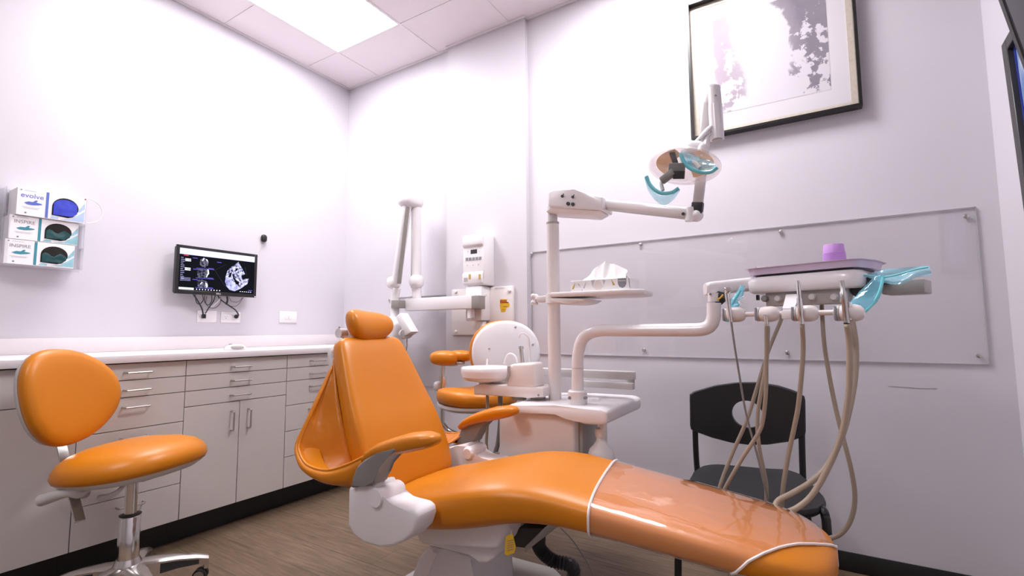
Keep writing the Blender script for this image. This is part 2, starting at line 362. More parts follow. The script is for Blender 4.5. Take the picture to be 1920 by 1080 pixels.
# scuff on the back wall
# ------------------------------------------------------------------ cabinets along the left wall
CX = .55; ZT, ZK = .88, .132
def handle(p, horiz, parent, ln=.098):
    b = B(); d = V((0, ln/2, 0)) if horiz else V((0, 0, ln/2)); o = V((.028, 0, 0)); p = V(p)
    b.tube([p-d, p-d+o*.8, p-d*.93+o, p+d*.93+o, p+d+o*.8, p+d], .0045, 8, smooth=False)
    return obj('handle', b, 'steel', parent)
def cabinet(y0, y1, fronts, label):
    """y0 < y1; fronts: (kind, za, zb, ya, yb, handle position or None)"""
    t = thing('base_cabinet', ((.02+CX)/2, (y0+y1)/2, 0), label, 'cabinet')
    c = B(); c.box(.012, CX-.02, y0+.001, y1-.001, ZK, ZT)
    obj('carcass', c, 'cabin', t)
    obj('toe_kick', B().box(.40, .435, y0+.0005, y1-.0005, .0, ZK), 'black_base', t)
    for kind, za, zb, ya, yb, h in fronts:
        o = obj(kind, B().box(CX-.019, CX, ya+.0016, yb-.0016, zb+.0016, za-.0016, .0008, 1), 'cab', t)
        if h: handle((CX, h[0], h[1]), kind == 'drawer', o)
def drawers(ya, yb, zs, hz):
    yc = (ya+yb)/2
    return [('drawer', za, zb, ya, yb, (yc, h)) for (za, zb), h in zip(zip(zs, zs[1:]), hz)]
ZS = (.878, .804, .729, .590, .445, .302, ZK); HZ = (.838, .761, .687, .553, .405, .262)
Y1, Y2, Y3 = -.836, -1.368, -1.766
cabinet(Y1, -.437, drawers(Y1, -.437, ZS, HZ), 'beige drawer cabinet nearest the room corner, half behind the dental chair')
YM = -1.10
cabinet(Y2, Y1, drawers(Y2, Y1, (.878, .804, .729, .654), (.833, .762, .688)) + [('door', .654, ZK, Y2, YM, (-1.143, .557)), ('door', .654, ZK, YM, Y1, (-1.054, .557))],
        'beige cabinet with three wide drawers above a pair of doors')
cabinet(Y3, Y2, drawers(Y3, Y2, ZS, HZ), 'beige cabinet of six stacked drawers behind the front stool')
cabinet(-2.42, Y3, [('drawer', .878, .729, -2.42, Y3, None), ('door', .729, ZK, -2.42, Y3, None)], 'beige cabinet with plain fronts at the far left, behind the front stool back')
cabinet(-.435, -.012, [('drawer', .878, .729, -.435, -.012, None), ('door', .729, ZK, -.435, -.012, (-.40, .66))], 'beige cabinet in the room corner hidden by the dental chair')
ct = thing('countertop', (.29, -1.21, ZT), 'long white countertop with low backsplash running under the monitor', 'countertop')
obj('worktop', B().box(.003, .576, -2.44, -.003, ZT+.002, .915, .003), 'counter', ct)
bs = B(); bs.box(.001, .020, -2.44, -.003, .9155, .990, .002); obj('backsplash', bs, 'counter', ct)
# sink rim just in the picture at the far left
# ------------------------------------------------------------------ things on and above the counter
mo = thing('computer_mouse', (.452, -1.083, .915), 'small white and grey computer mouse on the countertop', 'computer mouse')
R = rot3((.35, .94, 0), (-.94, .35, 0))
b = B().ell((.452, -1.083, .917), (.055, .030, .032), R, 2.3)
for v in b.bm.verts: v.co.z = max(v.co.z, .9153)
obj('body', b, 'gloss', mo)
obj('side_grip', B().ell((.470, -1.083, .931), (.034, .021, .013), R, 2.3), 'midgrey', mo)
obj('scroll_wheel', B().ell((.44, -1.100, .946), (.012, .004, .004), R), 'dark', mo)
# monitor
MX = .100
mn = thing('wall_monitor', (MX, -1.008, 1.233), 'black wall monitor showing a skull scan above the counter', 'monitor')
my0, my1, mz0, mz1 = -1.243, -.772, 1.233, 1.513
obj('housing', B().box(MX-.045, MX-.006, my0+.004, my1-.004, mz0+.004, mz1-.004, .01), 'bezel', mn)
fr = B(); bw = .017
for q in ((my0, my0+bw, mz0, mz1), (my1-bw, my1, mz0, mz1), (my0+bw, my1-bw, mz1-bw, mz1), (my0+bw, my1-bw, mz0, mz0+.022)): fr.box(MX-.012, MX, *q, .0015, 1)
obj('bezel', fr, 'bezel', mn)
sy0, sy1, sz0, sz1 = my0+bw, my1-bw, mz0+.022, mz1-bw
scr = obj('screen', B().box(MX-.011, MX-.004, sy0, sy1, sz0, sz1), 'scr_dark', mn)
def S(a, bb): return V((MX-.0036, sy0+(sy1-sy0)*a, sz1-(sz1-sz0)*bb))
def srect(bd, a0, a1, b0, b1, k=0): o = V((k*.0003, 0, 0)); bd.quad([S(a0, b0)+o, S(a1, b0)+o, S(a1, b1)+o, S(a0, b1)+o])
bd = B(); srect(bd, 0, 1, .0, .145); obj('screen_bar', bd, 'scr_bar', scr)
bd = B(); srect(bd, .01, .19, .935, .985); [srect(bd, .22+.037*i, .232+.037*i, .95, .975) for i in range(9)]
[srect(bd, .80+.03*i, .815+.03*i, .945, .96) for i in range(6)]; obj('taskbar_icons', bd, 'scr_white', scr)
bd = B(); [srect(bd, .21, .44, z, z+.016) for z in (.44, .68, .915)]; [srect(bd, .36, .43, z-.01, z+.022, 1) for z in (.43, .67, .91)]
[srect(bd, a, a+.06, z, z+.02) for a, z in ((.16, .20), (.17, .47), (.17, .72), (.47, .24), (.92, .90))]; obj('blue_sliders', bd, 'scr_blue', scr)
bd = B(); srect(bd, .05, .11, .155, .18); obj('red_mark', bd, 'scr_red', scr)
bd = B()
for z in (.24, .265, .29, .46, .485, .51): srect(bd, .07, .14, z, z+.014)
obj('menu_boxes', bd, 'scr_white', scr)
bd = B(); [srect(bd, .02+.0*i, .05+.02*math.sin(i*2.1)**2, .22+.045*i, .235+.045*i) for i in range(13)]; [srect(bd, .03, .145, .70+.03*i, .712+.03*i) for i in range(3)]; obj('menu_text', bd, 'scr_text', scr)
def spoly(bd, pts, k=0):
    o = V((k*.0003, 0, 0)); bd.bm.faces.new([bd.bm.verts.new(at(u/12+360, v/12+470, 'x', MX-.0036)+o) for u, v in pts])
bd = B()
spoly(bd, [(170, 300), (190, 200), (260, 160), (330, 180), (375, 250), (360, 330), (300, 380), (220, 360)])
spoly(bd, [(120, 410), (240, 420), (370, 430), (375, 520), (340, 610), (120, 600)]); spoly(bd, [(115, 660), (240, 650), (340, 700), (355, 800), (320, 850), (130, 830)])
obj('scan_slices', bd, 'scr_slice', scr)
bd = B(); spoly(bd, [(345, 420), (375, 430), (385, 520), (350, 560), (330, 600), (315, 590), (350, 510)], 1); spoly(bd, [(225, 220), (265, 160), (280, 175), (250, 235)], 1); spoly(bd, [(300, 720), (345, 740), (355, 800), (330, 840), (310, 790)], 1); spoly(bd, [(180, 750), (225, 700), (235, 712), (200, 760)], 1)
spoly(bd, [(310, 190), (345, 200), (360, 250), (330, 230)], 1)
obj('scan_bright_bone', bd, 'scr_white', scr)
bd = B(); spoly(bd, [(1050, 250), (1085, 330), (1130, 400), (1190, 520), (1120, 640), (1280, 630), (1245, 750), (1100, 850), (960, 912), (850, 885), (770, 800), (745, 690), (760, 570), (800, 450), (880, 370), (1000, 290)]); obj('skull_scan', bd, 'scr_bone', scr)
bd = B(); spoly(bd, [(745, 690), (765, 590), (850, 610), (960, 730), (1040, 800), (1100, 850), (960, 912), (850, 885), (770, 800)], 1); obj('jaw_scan', bd, 'scr_jaw', scr)
bd = B(); spoly(bd, [(915, 500), (950, 600), (1000, 670), (1060, 700), (1050, 775), (985, 750), (945, 660), (905, 560)], 2); spoly(bd, [(810, 590), (860, 500), (900, 480), (880, 570), (840, 600)], 2); spoly(bd, [(1000, 390), (1030, 400), (1020, 450), (960, 460)], 2); spoly(bd, [(1110, 560), (1190, 530), (1230, 620), (1130, 640)], 2)
obj('skull_gaps', bd, 'scr_dark', scr)
bd = B()
for p, q in (((515, 440), (760, 310)), ((515, 440), (740, 800)), ((1190, 370), (1230, 560))):
    A_, B_ = at(p[0]/12+360, p[1]/12+470, 'x', MX-.0035), at(q[0]/12+360, q[1]/12+470, 'x', MX-.0035); d = V((0, .0006, 0)); bd.quad([A_-d, A_+d, B_+d, B_-d])
obj('guide_lines', bd, 'scr_line', scr)
text('lettering', 'DELL', frame((MX+.0003, -1.005, mz0+.011), (0, 1, 0), (0, 0, 1)), .013, 'white', mn)
bd = B(); bd.box(MX, MX+.0006, my1-.011, my1-.004, mz0+.003, mz0+.009); obj('power_light', bd, 'scr_white', mn)
obj('wall_mount', B().box(.0, MX-.04, -1.06, -.95, 1.31, 1.43, .004), 'dark', mn)
# cables under the monitor
def cable(name, pts, r, m, label, plug=None):
    o = obj(name, B().tube(pts, r, 7, 8), m)
    tag(o, label, 'cable', None)
    return o
def L(u, v, x): return at(u, v, 'x', x)
k1 = cable('power_cable', [L(362, 551, .07), L(372, 566, .055), L(379, 580, .04), L(381, 592, .028)], .0042, 'black', 'thick black cable dropping from the monitor into the left wall plate')
b = B().obox(L(382, 593, .022), (.030, .014, .026), None, .003); obj('plug', b, 'black', k1)
k2 = cable('power_cable', [L(404, 553, .07), L(400, 565, .05), L(393, 575, .04), L(385, 588, .03)], .003, 'black', 'thin black cable curving from the monitor middle to the left wall plate')
k3 = cable('power_cable', [L(408, 553, .07), L(414, 562, .06), L(428, 572, .05), L(441, 581, .045), L(447, 590, .035), L(445, 593, .024)], .0042, 'black', 'black power cord ending in a round plug at the middle outlet')
b = B().cyl(L(443, 593.5, .006), L(443, 593.5, .032), .014, .011); obj('plug', b, 'black', k3)
cable('signal_cable', [L(366, 552, .08), L(368, 566, .06), L(374, 570, .055), L(381, 563, .06), L(380, 553, .08)], .0026, 'black', 'small black cable loop under the left half of the monitor')
cable('signal_cable', [L(384, 553, .08), L(384, 566, .06), L(391, 572, .05), L(397, 564, .06), L(397, 554, .08)], .0026, 'black', 'black cable loop hanging under the middle of the monitor')
cable('signal_cable', [L(414, 556, .08), L(413, 568, .06), L(404, 577, .04), L(394, 577, .03), L(386, 569, .05), L(388, 555, .08)], .0018, 'dark', 'wide thin cable loop behind the middle of the monitor')
cable('signal_cable', [L(430, 557, .08), L(434, 565, .06), L(446, 566, .06), L(455, 558, .08)], .0014, 'dark', 'thin cable sagging under the right end of the monitor')
cable('signal_cable', [L(456, 558, .08), L(450, 567, .06), L(442, 574, .05), L(430, 574, .045)], .0014, 'dark', 'thin cable slanting down from the right end of the monitor')
cable('signal_cable', [L(415, 557, .075), L(407, 567, .05), L(396, 576, .03)], .0028, 'paper', 'white cable hanging among the black cables under the monitor')
obj('cable_end', B().tube([L(426, 556, .08), L(426.5, 563, .07), L(424.5, 571, .06)], .0055, 8), 'black')
tag(bpy.data.objects['cable_end'], 'stubby black connector hanging below the monitor right of its middle', 'cable')
cm = thing('wall_sensor', L(495, 447, .012), 'small black oval sensor on the wall above the monitor corner', 'sensor')
obj('body', B().ell(L(495, 447, .013), (.013, .020, .026), None, 2.6), 'black', cm)
obj('wire', B().tube([L(494.5, 452, .012), L(491, 462, .012), L(487, 471, .02), L(483.5, 481, .05)], .0016, 6), 'midgrey', cm)
def outlet(y0, y1, z0, z1, gang, label):
    t = thing('wall_outlet', (.0, (y0+y1)/2, z0), label, 'outlet')
    obj('cover_plate', B().box(.0, .006, y0, y1, z0, z1, .002), 'white', t)
    n = len(gang)
    for i, gk in enumerate(gang):
        yc = y0+(y1-y0)*(i+.5)/n; zc = (z0+z1)/2
        if gk == 'blank': continue
        f = obj('socket', B().box(.006, .008, yc-.025, yc+.025, zc-.017, zc+.017, .003), 'gloss', t)
        s = B(); s.box(.008, .0084, yc-.010, yc-.004, zc+.003, zc+.0055); s.box(.008, .0084, yc+.004, yc+.010, zc+.003, zc+.0055); s.cyl((.008, yc, zc-.006), (.0084, yc, zc-.006), .003, n=10)
        obj('socket_slots', s, 'ink', f)
outlet(-1.075, -.962, 1.073, 1.146, ['blank'], 'white wall plate with the cables under the left of the monitor')
outlet(-.937, -.815, 1.073, 1.142, ['s', 's'], 'white double outlet with the round black plug under the monitor')
outlet(-.545, -.413, 1.076, 1.156, ['s'], 'white outlet plate alone on the wall right of the monitor')
# ------------------------------------------------------------------ glove boxes in a clear wall holder
GY0, GY1 = -1.932, -1.692
hd = thing('glove_box_holder', (.06, -1.82, 1.318), 'clear acrylic wall holder stacked with three glove boxes', 'holder')
obj('back_panel', B().box(.0, .004, GY0-.03, GY1+.055, 1.318, 1.68), 'acr', hd)
obj('bottom_shelf', B().box(.004, .128, GY0-.012, GY1+.031, 1.318, 1.323), 'acr', hd)
for y in (GY0-.012, GY1+.027): obj('side_panel', B().box(.004, .128, y, y+.004, 1.323, 1.665), 'acr', hd)
for ya_, yb2 in ((GY1+.006, GY1+.031), (GY0-.012, GY0+.010)): obj('front_lip', B().box(.1245, .128, ya_, yb2, 1.323, 1.545), 'acr', hd)
pr = B(); c0 = at(163, 395, 'x', .08)
pr.tube([c0+V((0, .062*math.sin(t)+.0, .062*math.cos(t)*1.0)) for t in [math.pi*k/10 for k in range(11)]], .0022, 6, 2)
obj('wire_loop', pr, 'white', hd); obj('red_dot', B().ell(at(160, 374, 'x', .129), (.002, .004, .004)), 'redink', hd)
def glove_box(z0, h, dx, dy, name, ink, pale, glove, brand, label, tilt):
    """front face towards +x"""
    y0, y1, x0, x1 = GY0+dy, GY1+dy, .006, .118+dx
    t = thing('glove_box', (x0, (y0+y1)/2, z0), label, 'glove box', 0, 'glove boxes in the wall holder')
    obj('carton', B().box(x0, x1, y0, y1, z0, z0+h-.0015, .001, 1), 'paper', t)
    W = y1-y0; P = lambda a, c, k=.0004: V((x1+k, y0+W*a, z0+h*c))
    # raised near-black half-moon painted as the shaded box inside, glove in front
    op = [P(.50, .16)] + [P(.70-.20*math.cos(q), .50+.36*math.sin(q)) for q in [math.pi*k/12*1.05 for k in range(0, 13)]] + [P(.88, .36), P(.82, .18), P(.74, .12)]
    o = obj('opening_shade', B().prism(op, (.0006, 0, 0)), 'hole', t)
    gl = B(); rows = []
    for i in range(9):
        row = []
        for j in range(9):
            a = .515+.36*j/8; top = .50+.30*math.sqrt(max(0, 1-((a-.70)/.20)**2)) if glove == 'blueglove' else .50+.08*math.sin(j*1.3)
            c = .175+(top-.175)*i/8
            if a > .80: c = max(c, .17+.25*(a-.80)/.08*.6)
            row.append(P(a, c, .0045+.003*noise.noise(V((a*14, c*9, z0*10)))))
        rows.append(row)
    gl.grid(rows); obj('glove', gl, glove, t, ang=180)
    obj('stripe', B().box(x1, x1+.0008, y0+W*.405, y0+W*.445, z0+.002, z0+h-.003), ink, t)
    text('lettering', brand, frame(P(.21, .73, .0003), (0, 1, 0), (0, 0, 1)), .030 if brand == 'evolve' else .021, ink if brand == 'evolve' else 'ink', t)
    hp = [(.10, .46), (.16, .52), (.22, .52), (.26, .60), (.29, .59), (.27, .52), (.34, .50), (.36, .47), (.30, .43), (.22, .40), (.14, .41)]
    obj('hand_picture', B().prism([P(a, c) for a, c in hp], (.0004, 0, 0)), ink, t)
    for c, a0, a1 in ((.30, .08, .32), (.26, .10, .30), (.90, .10, .26)): obj('fine_print', B().box(x1, x1+.0005, y0+W*a0, y0+W*a1, z0+h*c, z0+h*c+.0022), 'paleink', t)
    q = B(); q.cyl(P(.13, .10, 0), P(.13, .10, .0006), .004, n=12); q.cyl(P(.05, .91, 0), P(.05, .91, .0006), .003, n=12); obj('round_mark', q, 'ink', t)
    q = B(); q.prism([P(.86, .35), P(.995, .80), P(.995, .55), P(.93, .42)], (.0003, 0, 0)); q.prism([P(.62, .03), P(.80, .10), P(.995, .46), P(.995, .04)], (.0003, 0, 0)); q.prism([P(.47, .03), P(.52, .12), P(.60, .10), P(.60, .03)], (.0003, 0, 0))
    obj('printed_swirls', q, pale, t)
glove_box(1.3245, .112, 0, 0, 'low', 'tealink', 'paleteal', 'greenglove', 'INSPIRE', 'white and teal glove box with dark green gloves, bottom of the stack', 0)
glove_box(1.4370, .110, .0, .008, 'mid', 'tealink', 'paleteal', 'greenglove', 'INSPIRE', 'white and teal glove box in the middle of the stack', 0)
glove_box(1.5475, .126, .012, .024, 'top', 'blueink', 'paleblue', 'blueglove', 'evolve', 'white and blue glove box with blue gloves, top of the stack', 0)
# ------------------------------------------------------------------ clear wall panels
def wall_panel(x0, x1, z0, z1, screws, label):
    t = thing('clear_wall_panel', ((x0+x1)/2, 0, z0), label, 'wall panel')
    e = .0012
    obj('sheet', B().box(x0+e, x1-e, -.0075, -.0015, z0+e, z1-e), 'plexi', t)
    c_ = [(x0, z0), (x1, z0), (x1, z1), (x0, z1), (x0, z0)]; k_ = [(x0+e, z0+e), (x1-e, z0+e), (x1-e, z1-e), (x0+e, z1-e), (x0+e, z0+e)]
    q = B(); q.loft([[(a[0], -.0077, a[1]), (b[0], -.0077, b[1]), (b[0], -.0013, b[1]), (a[0], -.0013, a[1])] for a, b in zip(c_, k_)], False, False)
    obj('polished_edge', q, 'edge', t)
    for x, z in screws:
        obj('screw', B().lathe([(.004, -.0072), (.0095, -.0005), (.0095, .002), (.004, .004)], (x, -.0078, z), (0, -1, 0), 14), 'steel', t)
P_ = lambda u, v: (at(u, v, 'y', -.012).x, at(u, v, 'y', -.012).z)
wall_panel(1.705, 3.708, .874, 1.488, [P_(*q) for q in ((996, 476), (1201, 458), (1464, 434), (1812, 405), (1207, 656), (1476, 661), (1837, 667))], 'large clear acrylic sheet screwed to the wall behind the instrument tray')
wall_panel(.60, 1.056, .634, 1.257, [P_(729, 563)], 'small clear acrylic sheet between the room corner and the column')
sc_ = B(); sc_.tube([at(1665, 724, 'y', -.0006), at(1690, 725, 'y', -.0006), at(1725, 728, 'y', -.0006), at(1757, 728, 'y', -.0006)], .0009, 5, 3)
o = obj('trim_3', sc_, 'midgrey'); o['kind'] = 'structure'; o['label'] = 'thin dark scratch on the back wall below the acrylic sheet'
# ------------------------------------------------------------------ framed print on the back wall
px0, px1, pz0, pz1 = 2.664, 3.372, 1.972, 2.70
fp = thing('framed_print', ((px0+px1)/2, 0, pz0), 'large square framed abstract print in a black and silver frame on the back wall', 'picture')
f = B(); fw = .013
for q in ((px0, px0+fw, pz0, pz1), (px1-fw, px1, pz0, pz1), (px0+fw, px1-fw, pz0, pz0+fw), (px0+fw, px1-fw, pz1-fw, pz1)): f.box(q[0], q[1], -.048, -.002, q[2], q[3], .001, 1)
obj('frame', f, 'frame_black', fp)
f = B(); a0, a1 = fw, fw+.024
for q in ((px0+a0, px0+a1, pz0+a0, pz1-a0), (px1-a1, px1-a0, pz0+a0, pz1-a0), (px0+a1, px1-a1, pz0+a0, pz0+a1), (px0+a1, px1-a1, pz1-a1, pz1-a0)): f.box(q[0], q[1], -.015, -.004, q[2], q[3])
obj('inner_frame', f, 'frame_silver', fp)
obj('mat_board', B().box(px0+a1, px1-a1, -.012, -.003, pz0+a1, pz1-a1), 'matboard', fp)
obj('artwork', B().box(2.782, 3.265, -.0128, -.0121, 2.087, 2.585), 'art', fp)
# ------------------------------------------------------------------ right wall: photo frame and tilted television
rp = thing('framed_photo', (WX, -.50, 1.33), 'charcoal framed blue photo on the right wall', 'picture')
xf = WX-.030; rA, rB = at(1877, 86, 'x', xf), at(1920, 402, 'x', xf)
rd = (rB-rA).normalized(); rs = V((1, 0, 0)).cross(rd).normalized(); rs = rs if rs.y < 0 else -rs; RR = rot3(V((1, 0, 0)), rs); RH, RW, fw = .74, .56, .042
def rpt(a, c, x): return V((x, rA.y, rA.z)) + rs*a + rd*c
def rbox(bd, a0, a1, c0, c1, x0, x1, bev=0):
    ctr = rpt((a0+a1)/2, (c0+c1)/2, (x0+x1)/2); bd.obox(ctr, (x1-x0, a1-a0, c1-c0), RR, bev, 1)
f = B()
for q in ((0, fw, 0, RH), (RW-fw, RW, 0, RH), (fw, RW-fw, 0, fw), (fw, RW-fw, RH-fw, RH)): rbox(f, *q, xf, WX-.001, .002)
obj('frame', f, 'frame_grey', rp)
f = B(); rbox(f, fw, RW-fw, fw, RH-fw, WX-.012, WX-.004); obj('photo', f, 'sky_print', rp)
f = B(); rbox(f, fw, fw+.014, fw, RH-fw, WX-.014, WX-.0122); rbox(f, fw+.014, RW-fw, fw, fw+.014, WX-.014, WX-.0122); obj('blue_border', f, mat('deep_blue_print', (.015, .03, .22), .4), rp)
pc = [rpt(.10+.22*a, .20+.28*c, WX-.0125) for a, c in ((-.05, .3), (.0, .1), (.1, .05), (.2, -.12), (.4, -.2), (.8, -.15), (1.2, .1), (1.2, .8), (.6, .85), (.1, .65))]
obj('hand_picture', B().prism(pc, (-.0004, 0, 0)), 'peach_print', rp)
# ceiling-side television leaning out over the patient
tvA, tvB = at(1876, -2, 'y', -.47), at(1921, 120, 'y', -.47)
tdir = (tvA-tvB).normalized(); R = rot3(V((0, 1, 0)), tdir)     # local x along +y, local y up the screen
tvc = tvB + tdir*.30 - V((0, 1, 0))*.38; tn = R @ V((0, 0, 1)); tn = tn if tn.x < 0 else -tn
tv = thing('wall_television', (WX, -.85, 1.7), 'dark television tilted out from the right wall above the blue photo', 'television')
obj('housing', B().obox(tvc - tn*.028, (.74, .66, .05), R, .006), 'bezel', tv)
fr = B(); ex, ey = R @ V((1, 0, 0)), R @ V((0, 1, 0))
for cx, cy, sx, sy in ((.369, 0, .022, .66), (-.369, 0, .022, .66), (0, .32, .716, .022), (0, -.32, .716, .022)): fr.obox(tvc+ex*cx+ey*cy, (sx, sy, .012), R, .001, 1)
obj('bezel', fr, 'frame_grey', tv)
obj('screen', B().obox(tvc - tn*.001, (.716, .616, .006), R), 'tv_glass', tv)
mb = B(); mb.cyl((WX, -.85, 1.95), tvc - tn*.04, .022); obj('mount_arm', mb, 'dark', tv)
# ------------------------------------------------------------------ X-ray control box and arm on the column
xc = thing('x_ray_control_box', (1.36, COLY, 1.29), 'white control box with a row of grey buttons mounted on the column', 'control box')
bx0, bx1, by, bz0, bz1 = 1.288, 1.452, -.145, 1.292, 1.612
obj('case', B().box(bx0, bx1, by, COLY, bz0, bz1, .008), 'white', xc)
XF = lambda u, v, k=0.: at(u, v, 'y', by-k)
q = B(); q.prism([(bx0+.006, by-.012, 1.545), (bx0+.006, by-.012, 1.60), (bx0+.006, by, 1.606), (bx0+.006, by, 1.53)], (bx1-bx0-.012, 0, 0), .002, 1); obj('top_ledge', q, 'white', xc)
q = B(); q.prism([(bx0+.006, by-.014, 1.36), (bx0+.006, by-.014, 1.305), (bx0+.006, by, 1.30), (bx0+.006, by, 1.378)], (bx1-bx0-.012, 0, 0), .002, 1); obj('lower_panel', q, 'white', xc)
def fr_(u0, u1, v0, v1, k=.001, m='ink', name='button', par=xc, y=by):
    a, b_ = at(u0, v0, 'y', y), at(u1, v1, 'y', y)
    return obj(name, B().box(a.x, b_.x, y-k, y+.0005, b_.z, a.z, .0003, 1), m, par)
fr_(882.5, 894.5, 468.5, 475, m='dark', name='display')
for i in range(5): fr_(873.4+6.2*i, 877.8+6.2*i, 483.6-.5*i, 488.4-.5*i, .003, 'ink', 'button')
q = B()
for u in (877.5, 899): q.cyl(at(u, 471.5, 'y', by), at(u, 471.5, 'y', by-.003), .003, n=8)
for u, v in ((880, 444), (884, 444), (898, 462), (901, 462), (876, 497.5), (887, 497), (897, 496)): q.cyl(at(u, v, 'y', by), at(u, v, 'y', by-.0015), .004, n=8)
obj('small_marks', q, 'paleink', xc)
fr_(872.5, 879.5, 521.5, 528.5, .0155, 'midgrey', 'switch'); 
for u in (881.5, 900): fr_(u, u+4, 514.5, 524, .0152, 'goldink', 'amber_mark')
xa = thing('x_ray_wall_arm', (1.37, COLY, .98), 'white x-ray unit with folding arm on a wall plate below the control box', 'x-ray machine')
PX0, PX1, PZ0, PZ1 = 1.125, 1.600, .985, 1.285
obj('wall_plate', B().box(PX0, PX1, -.055, COLY, PZ0, PZ1, .006), 'warm', xa)
for u, v in ((854.5, 547), (955.5, 544.5), (855, 622)):
    p = at(u, v, 'y', -.056); obj('bolt', B().lathe([(.011, -.001), (.011, .006), (.007, .009)], p, (0, -1, 0), 14), 'white', xa)
nk = B(); nk.box(1.315, 1.435, -.15, -.055, 1.075, 1.285, .006); nk.box(1.325, 1.415, -.14, -.056, 1.285, 1.2915); obj('bracket', nk, 'white', xa)
for u, v in ((890, 553.5), (910, 553)): p = at(u, v, 'y', -.151); obj('bolt', B().lathe([(.012, -.001), (.012, .003), (.009, .004)], p, (0, -1, 0), 14), 'warm', xa)
q = B()
for u, v in ((878.5, 594.5), (881, 596), (885, 595), (886, 596.5)): p = at(u, v, 'y', -.1505); q.cyl(p, p+V((0, -.001, 0)), .003, n=8)
obj('bracket_holes', q, 'ink', xa)
kb = B(); p = at(903, 614, 'y', -.10); kb.cyl(p+V((-.02, 0, 0)), p+V((.035, 0, 0)), .020); kb.cyl(p+V((0, 0, .035)), p, .028); obj('pivot_knob', kb, 'warm', xa)
# caution sticker
stx = thing('warning_sticker', at(945, 585, 'y', -.0556), 'torn yellow and orange warning sticker on the white wall plate', 'sticker')
SP = lambda u, v, k=.0: at(u/24+925, v/24+550, 'y', -.0556-k)
obj('sheet', B().prism([SP(300, 260), (SP(640, 260)), SP(600, 320), SP(600, 400), SP(690, 420), SP(730, 470), SP(720, 600), SP(590, 640), SP(560, 780), SP(520, 840), SP(350, 830), SP(310, 640), SP(290, 560), SP(310, 440)], (0, -.0006, 0)), 'yellow', stx)
obj('red_strip', B().prism([SP(310, 312, .0007), SP(600, 312, .0007), SP(600, 390, .0007), SP(690, 392, .0007), SP(690, 435, .0007), SP(310, 445, .0007)], (0, -.0003, 0)), 'redink', stx)
text('lettering', 'DON', frame(SP(450, 380, .0012), (1, 0, 0), (0, 0, 1)), .016, 'orangeink', stx)
text('lettering', 'CAUTION', frame(SP(520, 600, .0008), (1, 0, 0), (0, 0, 1)), .007, 'redink', stx)
text('lettering', 'X-RAY', frame(SP(450, 735, .0008), (1, 0, 0), (0, 0, 1)), .008, 'redink', stx)
text('lettering', 'PROGENY', frame(at(937, 540.5, 'y', -.0555), (1, 0, 0), (0, 0, 1)), .016, 'paleink', xa)
# arms: horizontal extension, then folded vertical scissor arm and tube head
ya = -.19
e0, e1 = at(765, 570, 'y', ya), at(890, 570, 'y', ya)
obj('extension_arm', B().box(e0.x, e1.x, ya-.032, ya+.032, 1.145, 1.225, .006), 'white', xa)
obj('arm_end_cap', B().box(e1.x, e1.x+.055, ya-.033, ya+.033, 1.143, 1.222, .003), 'taupe', xa)
obj('arm_pivot', B().cyl((1.385, ya, 1.225), (1.385, ya+.001, 1.09), .022), 'white', xa)
v0, v1 = at(781, 545, 'y', ya), at(780, 375, 'y', ya)
obj('upright_arm', B().tube([v0, v1], .034, 14, smooth=False, ry=.03), 'white', xa)
obj('pivot_post', B().cyl((v0.x+.002, ya, 1.225), (v0.x+.002, ya, 1.33), .03), 'white', xa)
obj('elbow_cover', B().ell(at(781, 528, 'y', ya-.01), (.045, .045, .045), None, 2.5), 'gloss', xa)
obj('upright_arm_strip', B().tube([at(771.5, 540, 'y', ya-.02), at(772.5, 395, 'y', ya-.02)], .004, 8, smooth=False), 'midgrey', xa)
yb_ = -.25
w0, w1 = at(742, 535, 'y', yb_), at(765, 375, 'y', yb_)
obj('folding_arm', B().tube([w0, w1], .032, 14, smooth=False, ry=.03), 'white', xa)
obj('folding_arm_strip', B().tube([at(748, 532, 'y', yb_-.036), at(764.5, 388, 'y', yb_-.036)], .017, 10, smooth=False, ry=.010), 'taupe', xa)
obj('top_joint', B().ell(at(770, 377, 'y', -.22), (.070, .085, .050), None, 2.8), 'gloss', xa)
obj('elbow_cover', B().ell(at(738, 530, 'y', yb_), (.042, .045, .042), None, 2.5), 'gloss', xa)
hk = B(); hk.tube([at(744, 540, 'y', yb_), at(741, 556, 'y', yb_), at(740, 565, 'y', yb_), at(740, 600, 'y', yb_)], .028, 12); obj('head_neck', hk, 'white', xa)
a_, b_ = at(734, 563, 'y', yb_-.03), at(748, 577.5, 'y', yb_-.03)
obj('neck_clamp', B().box(a_.x, b_.x, yb_-.034, yb_+.03, b_.z, a_.z, .003), 'taupe', xa)
hd_ = B(); hd_.ell(at(729, 632, 'y', yb_-.02), (.118, .085, .135), None, 3.2); obj('tube_head', hd_, 'white', xa)
q = B(); q.prism([at(741, 594, 'y', yb_-.10), at(750, 586, 'y', yb_-.10), at(771, 622, 'y', yb_-.10), at(759, 630, 'y', yb_-.10)], (0, .07, 0), .006); obj('yoke', q, 'white', xa)
p = at(757, 626, 'y', yb_-.06); obj('yoke_knob', B().lathe([(.030, -.03), (.032, .025), (.028, .03)], p, V((.75, -.65, -.05)), 20), 'shell', xa)
p = at(764, 625, 'y', yb_-.08); obj('knob_cap', B().lathe([(.033, -.002), (.033, .004)], p, V((.75, -.65, -.05)), 20), 'midgrey', xa)
obj('head_cable', B().tube([at(763, 630, 'y', yb_-.05), at(763, 640, 'y', yb_-.05), at(762, 655, 'y', yb_-.05), at(752, 690, 'y', -.2)], .004, 6), 'midgrey', xa)
